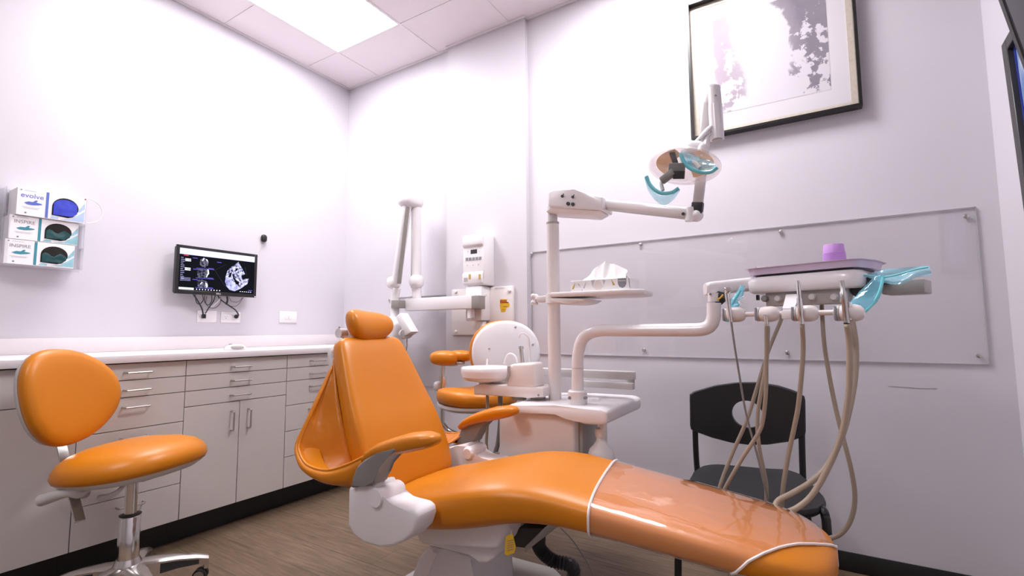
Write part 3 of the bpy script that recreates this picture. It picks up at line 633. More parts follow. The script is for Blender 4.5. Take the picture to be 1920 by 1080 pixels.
# ------------------------------------------------------------------ stools
def plate_shape(w, d, n=40, pw=2.4, egg=0.):
    out = []
    for k in range(n):
        t = 2*math.pi*k/n; c, s = math.cos(t), math.sin(t)
        out.append((math.copysign(abs(c)**(2/pw), c)*d/2*(1+egg*s*0), math.copysign(abs(s)**(2/pw), s)*w/2*(1+egg*c)))
    return out
def cushion(bd, shape, th, M, prof=None, curve=lambda x, y: 0.):
    """pillowed pad over a plan outline; M maps local (x,y,z) to the parent"""
    prof = prof or [(.90, 0), (.975, .12), (1.0, .35), (.995, .6), (.95, .82), (.82, .95), (.6, 1.0), (.3, 1.02)]
    bd.loft([[M @ V((x*s, y*s, z*th+curve(x*s, y*s))) for x, y in shape] for s, z in prof]); return bd
def stool_base(t, z_top, z_cov, zc=.0, r=.265, rot=0.):
    hub = .105
    b = B().lathe([(.055, .075), (.060, .10), (.045, .145), (.036, .165)], (0, 0, 0)); obj('hub', b, 'alu', t, local=True)
    obj('column_cover', B().lathe([(.035, .15), (.035, z_cov-.004), (.032, z_cov)], n=24), 'chrome', t, local=True)
    obj('gas_column', B().cyl((0, 0, z_cov-.02), (0, 0, z_top), .0205), 'chrome', t, local=True)
    cr = obj('cover_ring', B().lathe([(.034, z_cov), (.036, z_cov+.004), (.024, z_cov+.008)], n=24), 'dark', t, local=True)
    for k in range(5):
        a = rot+2*math.pi*k/5; d = V((math.cos(a), math.sin(a), 0)); s = V((-d.y, d.x, 0)); rings = []
        for x, zt, zb, hw in ((.03, .145, .08, .040), (.09, .142, .085, .034), (.16, .130, .085, .026), (.22, .115, .078, .020), (r, .098, .066, .015)):
            rings.append([d*x+s*hw+V((0, 0, zb)), d*x+s*hw+V((0, 0, zt-.01)), d*x+s*hw*.55+V((0, 0, zt)), d*x-s*hw*.55+V((0, 0, zt)), d*x-s*hw+V((0, 0, zt-.01)), d*x-s*hw+V((0, 0, zb))])
        lg = obj('leg', B().loft(rings), 'alu', t, local=True)
        ins = B(); ins.loft([[d*x+s*(sg*hw)+V((0, 0, z)) for sg, z in ((1.04, zb+.004), (1.04, zt-.016), (-1.04, zt-.016), (-1.04, zb+.004))] for x, zt, zb, hw in ((.10, .140, .083, .033), (.16, .130, .083, .0265), (.23, .112, .075, .0195))])
        obj('leg_inlay', ins, 'dark', lg, local=True)
        cs = B(); e = d*(r-.008); aw = V((math.cos(a+1.1), math.sin(a+1.1), 0))
        o = obj('caster', B().cyl(e+V((0, 0, .05)), e+V((0, 0, .075)), .011), 'chrome', t, local=True)
        wc = e - aw.cross(V((0, 0, 1)))*.018 + V((0, 0, .0255))
        for sg in (-1, 1):
            wb = B().lathe([(.010, 0), (.024, .001), (.0255, .006), (.0255, .014), (.020, .018)], wc+aw*(sg*.003), aw*sg, 22); obj('wheel', wb, 'black', o, local=True)
        obj('caster_hood', B().lathe([(.0265, -.016), (.0275, -.010), (.0275, .010), (.0265, .016)], wc+V((0, 0, .004)), aw, 18), 'chrome', o, local=True) if False else None
        ct_ = B(); ct_.cyl(wc-aw*.0225, wc+aw*.0225, .019); obj('wheel_cap', ct_, 'steel', o, local=True)
ZSEAT = .505
st = thing('operator_stool', (.885, -1.69, 0), 'orange padded stool with chrome column in the left foreground before the cabinets', 'stool', math.radians(22))
stool_base(st, .470, .320, rot=math.radians(50))
sh = plate_shape(.47, .445, 48, 2.3, -.05)
def saddle(x, y): return .045*x - .22*y*y - .25*min(0, x)**2
M_ = Matrix.Translation((0.01, 0, ZSEAT)) @ Matrix.Rotation(math.radians(-1), 4, 'Y')
obj('seat', cushion(B(), sh, .104, M_ @ Matrix.Translation((0, 0, -.006)), [(.90, 0), (.97, .06), (1.0, .22), (.985, .42), (.93, .62), (.82, .80), (.65, .92), (.4, .99), (.15, 1.0)], saddle), 'orange', st, local=True, ang=180)
obj('seat_shell', cushion(B(), [(x*.96, y*.96) for x, y in sh], .034, M_ @ Matrix.Translation((0, 0, -.026)), [(.55, -.1), (.85, .0), (.97, .5), (1.0, 1.0), (.5, 1.02)], saddle), 'shell', st, local=True, ang=60)
mc = B(); mc.box(-.15, .10, -.05, .05, .460, .487, .006); mc.box(-.06, .06, -.09, .09, .467, .490, .004); obj('mechanism', mc, 'midgrey', st, local=True)
def pix_local(root, u, v, ax, val): return wmat(root).inverted() @ at(u, v, ax, val)
lv = B(); lv.tube([st.matrix_basis.inverted() @ at(178, 905, 'y', -1.82), st.matrix_basis.inverted() @ at(150, 925, 'y', -1.86), st.matrix_basis.inverted() @ at(128, 922, 'y', -1.89), st.matrix_basis.inverted() @ at(78, 938, 'y', -1.93)], .017, 12, radii=(.013, .021)); obj('lever', lv, 'shell', st, local=True)
lv = B(); lv.tube([(.02, -.03, .470), st.matrix_basis.inverted() @ at(225, 918, 'y', -1.78), st.matrix_basis.inverted() @ at(205, 930, 'y', -1.80), st.matrix_basis.inverted() @ at(188, 934, 'y', -1.81)], .008, 10, radii=(.005, .012)); obj('lever', lv, 'shell', st, local=True)
# back rest: centre given in the photo frame, turned with the stool
bc = V((-.215, -.10, .777)); Rb = rot3((.0, 1, 0), (-.17, 0, 1))
sbk = []
for k in range(44):
    t_ = 2*math.pi*k/44; c, s = math.cos(t_), math.sin(t_)
    wv = .205*(1+.16*(-s)*.0) ; sbk.append((math.copysign(abs(c)**.9, c)*.170-.006, math.copysign(abs(s)**.9, s)*.176*(1-.20*c)-.012*c))
Mb = Matrix.Translation(bc) @ Rb.to_4x4() @ Matrix.Rotation(math.radians(7), 4, 'Z')
curv = lambda x, y: .9*x*x + .15*y*y
obj('backrest', cushion(B(), sbk, .062, Mb, curve=curv), 'orange', st, local=True, ang=180)
obj('back_shell', cushion(B(), [(x*.985, y*.985) for x, y in sbk], .03, Mb @ Matrix.Translation((0, 0, -.020)), [(.4, -.5), (.8, -.25), (.97, .3), (1.0, 1.0), (.5, 1.02)], curv), 'shell', st, local=True, ang=60)
bl = lambda u, v, y: st.matrix_basis.inverted() @ at(u, v, 'y', y)
A0, A1 = bl(110, 815, -1.84), bl(150, 978, -1.84)
dz = (A1-A0).normalized(); sd = V((.0, 1, 0)).cross(dz).normalized()
q = B(); q.obox((A0+A1)/2, ((A1-A0).length, .032, .008), rot3(dz, V((.25, 1, 0))), .001, 1); obj('back_bar', q, 'alu', st, local=True)
q = B(); q.tube([bl(160, 925, -1.82), bl(135, 925, -1.835), bl(128, 915, -1.84)], .018, 10); obj('back_bar_clamp', q, 'midgrey', st, local=True)
# assistant stool behind the unit
sa = thing('assistant_stool', (1.60, -.42, 0), 'orange assistant stool with white back shell and elbow support behind the cuspidor', 'stool', math.radians(150))
stool_base(sa, .60, .40, rot=.3)
M2 = Matrix.Translation((0, 0, .625))
sh2 = plate_shape(.42, .42, 40, 2.4)
obj('seat', cushion(B(), sh2, .085, M2, curve=lambda x, y: -.02*max(0, x/.2)**2+.015*(y/.2)**2), 'orange', sa, local=True, ang=180)
obj('seat_shell', cushion(B(), [(x*.97, y*.97) for x, y in sh2], .03, M2 @ Matrix.Translation((0, 0, -.022)), [(.5, 0), (.9, .1), (1, .6), (1, 1.), (.5, 1.02)]), 'shell', sa, local=True)
mc = B(); mc.box(-.13, .10, -.05, .05, .585, .608, .005); obj('mechanism', mc, 'midgrey', sa, local=True)
# back rest faces away from the camera; world-space build
bcw = V((1.80, -.45, .900)); nrm = V((.52, -.85, .10)).normalized()      # towards the camera: the white shell side
Rw = rot3(V((0, 0, 1)).cross(nrm), V((0, 0, 1)))
Mw = Matrix.Translation(bcw) @ Rw.to_4x4()
sbk2 = plate_shape(.335, .36, 44, 2.15)
obj('backrest', cushion(B(), sbk2, -.06, Mw @ Matrix.Translation((-.012, 0, -.012)), curve=lambda x, y: -.5*x*x), 'orange', sa, ang=180)
obj('back_shell', cushion(B(), [(x*.98, y*.98) for x, y in sbk2], .03, Mw @ Matrix.Translation((.0, 0, -.014)), [(.99, 0), (1, .4), (.97, .8), (.90, 1.0), (.5, 1.06)], lambda x, y: -.5*x*x), 'gloss', sa, ang=50)
for u, v in ((918.5, 653), (966.5, 613.5), (1000, 647)):
    p = Mw.inverted() @ at(u, v, 'y', -.46); p.z = .012-.5*p.x*p.x; obj('screw', B().lathe([(.006, 0), (.006, .006), (.004, .007)], Mw @ p, nrm, 12), 'steel', sa)
q = B(); q.tube([Mw @ V((0, -.12, -.02)), Mw @ V((0, -.22, -.04)), V((1.72, -.44, .58)), V((1.62, -.43, .597))], .012, 8); obj('back_bar', q, 'alu', sa)
ep = at(830, 720, 'y', -.45); eb = V((ep.x, -.45, .0))
q = B(); q.cyl((ep.x, -.45, .50), (ep.x, -.45, .855), .0135); q.tube([(ep.x, -.45, .51), (ep.x+.05, -.44, .47), (1.55, -.42, .45), (1.60, -.42, .50)], .012, 10); obj('elbow_post', q, 'chrome', sa)
kn = at(829, 723, 'y', -.47); q = B(); q.cyl((ep.x, -.45, kn.z), (ep.x, -.45, kn.z+.05), .021); obj('post_collar', q, 'chrome', sa)
q = B(); q.ell(at(820.5, 724, 'y', -.47), (.020, .022, .026), None, 2.6); q.cyl(at(822, 724, 'y', -.47), (ep.x, -.45, kn.z), .007); obj('clamp_knob', q, 'shell', sa)
q = B(); q.obox(at(841, 682, 'y', -.45), (.10, .05, .022), None, .006); q.obox(at(860, 680.5, 'y', -.43), (.06, .04, .014), None, .004); obj('pad_plate', q, 'midgrey', sa)
p1, p2 = at(833, 671, 'y', -.47), at(863, 667.5, 'y', -.40)
obj('elbow_pad', B().ell(p1, (.080, .06, .040), rot3((.95, .2, 0), (-.2, .95, 0)), 2.6), 'orange', sa, ang=180)
obj('elbow_pad', B().ell(p2, (.070, .055, .032), rot3((.95, .2, 0), (-.2, .95, 0)), 2.6), 'orange', sa, ang=180)
# ------------------------------------------------------------------ dental chair
dc = thing('dental_chair', (2.15, -1.2, 0), 'large orange reclined dental chair with sling arms on a white base', 'dental chair')
def srow(x, yn, yf, zt, zb, n=30, p=3.4, crown=.0, dish=0.):
    yc, hw, zc, hz = (yn+yf)/2, (yf-yn)/2, (zt+zb)/2, (zt-zb)/2; out = []
    for k in range(n):
        t = 2*math.pi*k/n; c, s = math.cos(t), math.sin(t)
        y = yc+hw*math.copysign(abs(c)**(2/p), c); z = zc+hz*math.copysign(abs(s)**(2/p), s)
        f = (y-yc)/hw
        if s > 0: z += crown*(1-f*f)
        out.append(V((x, y, z)))
    return out
SEAT = [(1.915, -1.32, -1.06, .470, .425), (1.93, -1.385, -1.0, .490, .405), (1.97, -1.415, -.97, .505, .395), (2.05, -1.435, -.955, .525, .397), (2.18, -1.440, -.945, .562, .415), (2.30, -1.435, -.94, .592, .443),
        (2.38, -1.425, -.935, .603, .466), (2.46, -1.405, -.93, .602, .480), (2.56, -1.38, -.925, .588, .482), (2.70, -1.362, -.92, .568, .474), (2.85, -1.348, -.92, .549, .464), (2.98, -1.335, -.925, .532, .454), (3.06, -1.315, -.94, .520, .448), (3.11, -1.285, -.965, .506, .440), (3.145, -1.235, -1.01, .493, .440), (3.162, -1.16, -1.08, .478, .446)]
def interp(rows, sub=3):
    out = []
    for i in range(len(rows)-1):
        p0, p1, p2, p3 = rows[max(i-1, 0)], rows[i], rows[i+1], rows[min(i+2, len(rows)-1)]
        for k in range(sub):
            t = k/sub; out.append(tuple(.5*(2*b+(c-a)*t+(2*a-5*b+4*c-d)*t*t+(3*b-a-3*c+d)*t**3) for a, b, c, d in zip(p0, p1, p2, p3)))
    out.append(rows[-1]); return out
SR = interp(SEAT)
obj('seat_cushion', B().loft([srow(*r, crown=.006) for r in SR]), 'orange', dc, ang=180)
def seat_at(x):
    for a, b in zip(SR, SR[1:]):
        if a[0] <= x <= b[0]:
            t = (x-a[0])/(b[0]-a[0]); return tuple(p+(q-p)*t for p, q in zip(a, b))
    return SR[-1]
# clear vinyl foot cover: a sleeve just outside the cushion; its seam runs slightly skewed, its end is cut in an arc
def cover_row(x, k=.004, skew=.0, n=40):
    r = seat_at(min(x, 3.16)); out = []
    base = srow(x, r[1]-k, r[2]+k, r[3]+k, r[4]-k, n, 3.4, .006)
    return base
def skewed(x0, k=.004, n=40):
    """section whose near side lies further along the chair than its far side"""
    out = []
    for j in range(n):
        x = x0
        for _ in range(3):
            r = seat_at(x); p = srow(x, r[1]-k, r[2]+k, r[3]+k, r[4]-k, n, 3.4, .006)[j]
            x = x0 + .075*(-(p.y+.92)/.44)
        out.append(p)
    return out
X0S, X1S = 2.555, 3.06
def cover_end(k=.004, n=40):
    """the hem runs up the near side, over the near edge and down the foot end"""
    out = []; cl = lambda v: min(1, max(0, v)); sm = lambda v: cl(v)**2*(3-2*cl(v))
    def pt(x, j): r = seat_at(x); return srow(x, r[1]-k, r[2]+k, r[3]+k, r[4]-k, n, 3.4, .006)[j]
    cut = {10: 3.152, 11: 3.115, 12: 3.085, 13: 3.065, 14: 3.048, 15: 3.035, 16: 3.022, 17: 3.012, 18: 3.002, 19: 2.992, 20: 2.980, 21: 2.968, 22: 2.960, 23: 2.955, 24: 2.955, 25: 2.960, 26: 2.965, 27: 2.975, 28: 2.99, 29: 3.02, 30: 3.10}
    for j in range(n): out.append(pt(cut.get(j, 3.161), j))
    return out
sk, en = skewed(X0S), cover_end()
rows = []
for i in range(15):
    t = i/14; row = []
    for j in range(40):
        x = sk[j].x+(en[j].x-sk[j].x)*t; r = seat_at(x); row.append(srow(x, r[1]-.004, r[2]+.004, r[3]+.004, r[4]-.004, 40, 3.4, .006)[j])
    rows.append(row)
fc = obj('foot_cover', B().loft(rows, False, False), 'cover', dc, ang=180, label='clear glossy vinyl cover over the foot end')
obj('cover_binding', B().tube(sk+sk[:1], .0038, 6, smooth=False), 'binding', fc); obj('cover_binding', B().tube(en+en[:1], .0034, 6, smooth=False), 'binding', fc)
# back rest
bo, bu = V((1.885, -1.205, .47)), V((-.26, 0.0, .505)).normalized(); bl_ = V((-.04, 1, 0)).normalized(); bn = bl_.cross(bu).normalized()
bn = bn if bn.x > 0 else -bn
BL = .575
def bsec(v, hw, th, n=34, p=3.2, back=0.):
    c = bo+bu*(BL*v); out = []
    for k in range(n):
        t = 2*math.pi*k/n; cc, ss = math.cos(t), math.sin(t)
        a = math.copysign(abs(cc)**(2/p), cc)*hw; d = math.copysign(abs(ss)**(2/p), ss)*th/2
        d += (.018*(a/hw)**2 if ss > 0 else 0)*.6
        out.append(c+bl_*a+bn*(d-back))
    return out
BACK = [(-.02, .17, .05), (.0, .195, .075), (.05, .212, .09), (.2, .220, .112), (.38, .217, .114), (.55, .206, .098), (.74, .188, .092), (.87, .174, .088), (.95, .163, .078), (.985, .150, .062), (1.0, .128, .04)]
BR = interp(BACK, 4)
bk = obj('backrest', B().loft([bsec(*r) for r in BR]), 'orange', dc, ang=180)
# head rest
hc = V((1.620, -1.205, 1.034)); hu = V((-.45, 0, .89)).normalized(); hl = V((-.06, 1, .0)).normalized(); hn = hl.cross(hu); hn = hn if hn.x > 0 else -hn
rows = []
for i in range(25):
    t = -1+2*i/24; hwid = .107*t; prof = math.sqrt(max(0, 1-abs(t)**2.6))
    c = hc+hl*hwid; hz, hx = .066*(.25+.75*prof)*(1-.10*t), .048*(.25+.75*prof)
    c = c + bn*(.03*t*t) - hu*(.006*t)
    if i in (0, 24): hz *= .3; hx *= .3
    rows.append([c+hu*(hz*math.cos(2*math.pi*k/22))+hn*(hx*math.sin(2*math.pi*k/22)) for k in range(22)])
obj('headrest', B().loft(rows), 'orange', dc, ang=180)
q = B(); q.obox(hc-hn*.052-hu*.035, (.06, .17, .008), rot3(hu, hl), .003); q.obox(hc-hn*.062-hu*.06, (.16, .05, .012), rot3(hu, hl), .003)
q.cyl(hc-hn*.058-hl*.095+hu*.0, hc-hn*.058-hl*.06+hu*.0, .018)
obj('headrest_bracket', q, 'white', dc)
q = B()
for s_ in (-.055, -.02, .02): q.cyl(hc-hn*.05-hl*.088+hu*s_, hc-hn*.05-hl*.090+hu*s_, .005, n=8)
obj('bracket_screws', q, 'steel', dc)
obj('back_panel', B().loft([bsec(v, hw*.96, .03, back=.052) for v, hw, th in BR[3:-2]]), 'shell', dc, ang=60)
# arms: near side built, far side mirrored about the chair's middle plane
YN = -1.535; CY = -1.19
def mir(p, side): return p if side < 0 else V((p.x-.115, 2*CY-p.y-.012, p.z-.018))
def Q(u, v, y=YN): return at(u, v, 'y', y)
for side in (-1, 1):
    W_ = lambda pts, y=YN: [mir(Q(u, v, y), side) for u, v in pts]
    sgn = V((0, 1 if side < 0 else -1, 0))
    hinge = [(652, 913), (678, 911), (703, 905), (706, 922), (716, 938), (735, 946), (770, 953), (781, 962), (782, 978), (775, 1000), (758, 1016), (735, 1026), (710, 1028), (680, 1019), (660, 1003), (651, 985)]
    obj('hinge_cover', B().prism(W_(hinge), sgn*.085, .012, 3), 'white', dc)
    kp = mir(Q(712, 930, YN+.012), side); obj('hinge_knob', B().lathe([(.026, -.02), (.027, .075), (.02, .085)], kp, sgn, 24), 'white', dc)
    sup = [(656, 916), (660, 895), (668, 875), (682, 862), (705, 850), (740, 838), (742, 848), (722, 858), (710, 872), (703, 890), (702, 908), (680, 913)]
    obj('arm_support', B().prism(W_(sup, YN-.012), sgn*.055, .008, 3), 'grey', dc)
    # padded arm rest
    ctr = [(688, 862), (702, 851), (722, 841), (745, 835), (772, 829), (800, 825), (815, 824), (822, 823)]
    rad = [(.022, .012), (.036, .016), (.042, .020), (.043, .024), (.043, .026), (.040, .023), (.030, .016), (.010, .006)]
    rows = []
    C_ = [mir(Q(u, v, YN+.032), side) for u, v in ctr]
    for i, (c, (ry_, rz_)) in enumerate(zip(C_, rad)):
        tdir_ = (C_[min(i+1, 7)]-C_[max(i-1, 0)]).normalized(); up_ = V((0, 1, 0)).cross(tdir_); up_ = up_ if up_.z > 0 else -up_
        rows.append([c+V((0, 1, 0))*(ry_*math.copysign(abs(math.cos(t))**.75, math.cos(t)))+up_*(rz_*math.copysign(abs(math.sin(t))**.75, math.sin(t))) for t in [2*math.pi*k/20 for k in range(20)]])
    obj('armrest', B().loft(rows), 'orange', dc, ang=180)
    mirS = (lambda p, sd: p if sd < 0 else V((p.x-.03, 2*CY-p.y-.012, p.z-.012)))
    # sling between the back and the arm
    BP = lambda v, hw, off=.0: bo+bu*(BL*v)+bl_*(-hw)-bn*off          # a point on the near edge of the back
    A_ = [BP(v_, h_, .030) for v_, h_ in ((.90, .155), (.78, .172), (.62, .190), (.46, .202), (.36, .205), (.28, .206), (.22, .206), (.17, .204), (.14, .202), (.12, .20))]
    Rm = [Q(623, 690, -1.375), Q(604, 733, -1.42), Q(581, 783, -1.465), Q(562, 828, -1.50), Q(562, 850, -1.515), Q(577, 872, -1.53), Q(612, 882, -1.535), Q(652, 871, -1.52), Q(686, 855, -1.505), Q(720, 840, -1.49)]
    Ou = [Q(621, 700, -1.36), Q(600, 742, -1.41), Q(576, 793, -1.455), Q(558, 833, -1.495), Q(560, 860, -1.515), Q(573, 886, -1.53), Q(606, 904, -1.54), Q(643, 910, -1.525), Q(668, 908, -1.505), Q(700, 862, -1.49)]
    A2, R2, O2 = spline(A_, 9), spline(Rm, 9), spline(Ou, 9)
    if side > 0: A2, R2, O2 = A2[:66], R2[:66], O2[:66]
    rows = []; m_ = 15
    for i, (a, r, o_) in enumerate(zip(A2, R2, O2)):
        s0 = i/81; row = []
        for j in range(m_):
            f = j/(m_-1); p = a.lerp(r, f); sag = math.sin(math.pi*f)*.050*math.sin(math.pi*min(1, s0*1.15))
            wr = .007*math.sin(s0*30+f*4)*math.sin(math.pi*f) + .0035*math.sin(s0*105+f*5)*f**3*(1-f)*6
            row.append(mirS(p+V((-.5, -.2, -.85)).normalized()*(sag+wr), side))
        rows.append(row)
    sl = obj('sling', B().grid(rows), 'orange_sling', dc, ang=180, solid=.006)
    outer = B().grid([[mirS(r, side), mirS(r.lerp(o_, .35)+V((0, -.010, 0)), side), mirS(r.lerp(o_, .7)+V((0, -.009, 0)), side), mirS(o_, side), mirS(o_+V((.05, .05, .008)), side)] for r, o_ in zip(R2, O2)])
    obj('sling_outer', outer, 'orange', sl, ang=180, solid=.005)
    obj('piping', B().tube([mirS(r, side) for r in R2], .0052, 7, smooth=False), 'orange', sl, ang=180)
# under-seat body, lift and base
def UQ(pts, y): return [at(u, v, 'y', y) for u, v in pts]
obj('seat_base', B().prism(UQ([(776, 958), (950, 962), (947, 1000), (934, 1030), (920, 1033), (790, 1022), (779, 1010)], -1.37), (0, .36, 0), .014, 3), 'white', dc)
obj('lower_housing', B().prism(UQ([(800, 1018), (932, 1028), (928, 1045), (914, 1056), (897, 1056), (886, 1044), (880, 1036), (806, 1026)], -1.34), (0, .30, 0), .010, 3), 'white', dc)
lift = [(802, 1027), (836, 1030), (880, 1040), (887, 1048), (884, 1085)]
lp = UQ(lift, -1.30) ; bx = at(770, 1085, 'y', -1.30)
obj('lift_column', B().prism(lp + [V((lp[-1].x+.03, -1.30, .06)), V((bx.x-.03, -1.30, .06)), bx, at(785, 1045, 'y', -1.30)], (0, .22, 0), .012, 3), 'white', dc)
q = B(); q.tube([at(817, 1033, 'y', -1.335), at(805, 1060, 'y', -1.335), at(795, 1090, 'y', -1.33)], .010, 10); obj('lift_rod', q, 'warm', dc)
q = B(); q.prism([at(968, 990, 'y', -1.28), at(1020, 990, 'y', -1.28), at(985, 1028, 'y', -1.28), at(930, 1022, 'y', -1.28)], (0, .24, 0), .003); obj('under_tray', q, 'dark', dc)
q = B(); q.prism([at(1021, 989, 'y', -1.285), at(1012, 1001, 'y', -1.285), at(984, 1036, 'y', -1.285), at(984, 1026, 'y', -1.285)], (0, .25, 0), .002); obj('tray_rim', q, 'midgrey', dc)
obj('base_plate', B().prism([V((1.72, -1.43, .0)), V((2.62, -1.40, .0)), V((2.62, -.86, .0)), V((1.72, -.89, .0))], (0, 0, .06), .02, 3), 'midgrey', dc)
q = B(); q.prism([V((1.80, -1.38, .058)), V((2.50, -1.36, .058)), V((2.30, -1.33, .16)), V((1.90, -1.34, .16))], (0, .42, 0), .015, 3); obj('base_hump', q, 'midgrey', dc)
# yellow tag and the hoses under the chair
yt = thing('yellow_tag', at(955, 1000, 'y', -1.36), 'small yellow warning tag hanging under the orange seat', 'tag')
TP = lambda u, v, k=0.: at(u, v, 'y', -1.385-k)
obj('tag_sheet', B().prism([TP(948, 1006), TP(961, 1000), TP(967, 1026), TP(964, 1037), TP(950, 1042), TP(946, 1039)], (0, .0012, 0)), 'yellow', yt)
q = B()
for i in range(5): q.tube([TP(951, 1015+4.4*i, .0005), TP(963.5-i*.3, 1012+4.4*i, .0005)], .0008, 5, smooth=False)
obj('tag_print', q, 'ink', yt)
obj('tag_tie', B().tube([TP(958, 1003), TP(959, 995), at(957, 984, 'y', -1.34)], .0012, 6), 'white', yt)
rings_pts = spline([at(1010, 1005, 'y', -1.05), at(1012, 1028, 'y', -1.03), at(1035, 1050, 'y', -1.0), at(1075, 1066, 'y', -.95), V((2.31, -.835, .028)), V((2.30, -.78, .026))], 16)
bdh = B(); rr = []
for i, p in enumerate(rings_pts):
    t_ = (rings_pts[min(i+1, len(rings_pts)-1)]-rings_pts[max(i-1, 0)])
    rr.append(rings_circle(p, t_, .024 if i % 2 else .0195, 14, V((0, 1, 0))))
bdh.loft(rr)
tag(obj('corrugated_hose', bdh, 'dark', ang=20), 'dark corrugated hose looping from under the chair to the floor', 'hose')
tag(obj('floor_cable', B().tube([at(1052, 990, 'y', -.95), at(1075, 1015, 'y', -.95), at(1095, 1045, 'y', -.95), at(1108, 1068, 'y', -.95), at(1112, 1085, 'y', -.95)], .0022, 6), 'thinhose'), 'thin grey cable hanging behind the leg rest down to the floor', 'cable')
fp_ = thing('foot_control', (2.46, -.73, 0), 'white disc foot control on the floor behind the leg rest', 'foot pedal')
obj('disc', B().lathe([(.112, .0), (.112, .025), (.10, .042), (.05, .052), (0, .053)], (2.46, -.73, 0), (0, 0, 1), 36), 'shell', fp_)
obj('ring', B().lathe([(.12, 0), (.12, .014), (.112, .018)], (2.46, -.73, 0), (0, 0, 1), 36), 'midgrey', fp_)
# ------------------------------------------------------------------ black visitor chair
vc = thing('visitor_chair', (2.9, -.42, 0), 'black plastic visitor chair with a round hole in its back, against the wall', 'chair')
yb = -.20
def VQ(u, v, y=yb): return at(u, v, 'y', y)
top = [(1296, 738), (1300, 734), (1340, 723), (1380, 718), (1420, 718), (1460, 724), (1490, 733), (1507, 741), (1510, 746)]
bot = [(1511, 810), (1509, 817), (1480, 829), (1440, 836), (1405, 837), (1370, 832), (1335, 821), (1300, 805), (1297, 800)]
ring_o = [VQ(u, v) for u, v in top+bot]
hc_ = VQ(1400, 778); hr = .061
# back panel with a hole: bridge outer outline to inner circle, curved front to back
def bend(p): return V((p.x, p.y+.055*((2*(p.x-2.895)/.47)**2)*-1+.03, p.z))
no = 72
def resample(P, n):
    P = P+[P[0]]; Ls = [0]
    for a, b in zip(P, P[1:]): Ls.append(Ls[-1]+(b-a).length)
    out = []
    for k in range(n):
        s = Ls[-1]*k/n
        i = max(j for j in range(len(Ls)-1) if Ls[j] <= s+1e-9); t = (s-Ls[i])/(Ls[i+1]-Ls[i]); out.append(P[i].lerp(P[i+1], t))
    return out
ro = resample(ring_o, no)
ang0 = [math.atan2(p.z-hc_.z, p.x-hc_.x) for p in ro]
ri = [V((hc_.x+hr*math.cos(a), hc_.y, hc_.z+hr*math.sin(a)*.96)) for a in ang0]
th = V((0, -.012, 0)); q = B()
fro = [[bend(a.lerp(b, t))+th for a, b in zip(ri, ro)] for t in (0, .03, .35, .7, .96)] + [[bend(a.lerp(b, 1.0)) +th*.3 for a, b in zip(ri, ro)]]
bac = [[bend(a.lerp(b, t)) - th for a, b in zip(ri, ro)] for t in (1, .7, .35, 0)]
q.loft(fro+bac+[fro[0]], False, False)
obj('backrest', q, 'black', vc, ang=50)
zs = .445
def SQ(u, v, z=zs): return at(u, v, 'z', z)
so = [(1296, 893), (1300, 885), (1318, 874), (1340, 871), (1380, 874), (1430, 879), (1475, 881), (1500, 889), (1530, 915), (1548, 935), (1549, 944), (1535, 955), (1505, 960)]
sp = [SQ(u, v) for u, v in so]
sp += [V((3.02, -.78, zs)), V((2.86, -.79, zs)), V((2.745, -.765, zs)), V((2.715, -.70, zs)), V((2.71, -.58, zs))]
sc2 = sum(sp, V((0, 0, 0)))/len(sp); sp = resample(sp, 60)
q = B(); q.loft([[sc2+(p-sc2)*k+V((0, 0, dz_)) for p in sp] for k, dz_ in ((.3, -.03), (.93, -.030), (.99, -.018), (1., -.006), (.985, .003), (.9, .002), (.6, -.006), (.2, -.009))])
obj('seat', q, 'blackseat', vc, ang=60)
for u0, u1 in ((1303, 1309), (1503, 1506)):
    a, b_ = VQ(u0, 790), VQ(u1, 905)
    fl_ = V((b_.x+(-.01 if u0 < 1400 else .0), -.085, 0.))
    q = B(); q.tube([a, VQ((u0*2+u1)/3, 850), b_, V((b_.x, -.21, .40)), V((b_.x+(-.01 if u0 < 1400 else .01), -.13, .18)), fl_], .0125, 10); obj('leg', q, 'blackmetal', vc)
lx = V((2.70, -.76, 0)); rx_ = V((3.145, -.72, 0))
q = B(); q.tube([V((2.735, -.30, .412)), V((2.735, -.50, .41)), V((2.725, -.66, .405)), V((2.715, -.735, .37)), V((2.705, -.765, .25)), V((2.70, -.78, 0))], .0125, 10); obj('leg', q, 'blackmetal', vc)
q = B(); q.tube([V((3.09, -.30, .412)), V((3.11, -.50, .41)), at(1543, 957, 'y', -.66), at(1548, 972, 'y', -.68), at(1551, 1000, 'y', -.69), V((3.15, -.705, 0))], .0135, 10); obj('leg', q, 'blackmetal', vc)
# ------------------------------------------------------------------ dental unit cart
YU = -.72
du = thing('dental_unit', (2.15, -.6, 0), 'white dental unit cabinet with a tall post, fixed beside the orange chair', 'dental unit')
obj('cabinet_body', B().box(1.985, 2.335, -.80, -.44, .36, .680, .012, 3), 'warm', du)
obj('side_panel', B().box(2.335, 2.352, -.76, -.60, .38, .66, .004), 'midgrey', du)
yl = -.83
LQ = lambda u, v: at(u, v, 'y', yl)
lid = [LQ(947, 764), LQ(958, 757), LQ(1040, 760), LQ(1125, 766), LQ(1138, 772), LQ(1138, 794), LQ(1130, 798), LQ(1095, 796), LQ(1078, 790), LQ(1062, 781), LQ(1040, 777), LQ(950, 776)]
obj('lid', B().prism(lid, (0, .42, 0), .012, 3), 'white', du)
pp = at(1040, 700, 'y', -.66).x
pz = .70
obj('post', B().cyl((pp, -.66, pz), (pp, -.66, 1.487), .0275, n=24), 'warm', du)
obj('post_top', B().cyl((pp, -.66, 1.487), (pp, -.66, 1.56), .0215, n=24), 'shell', du)
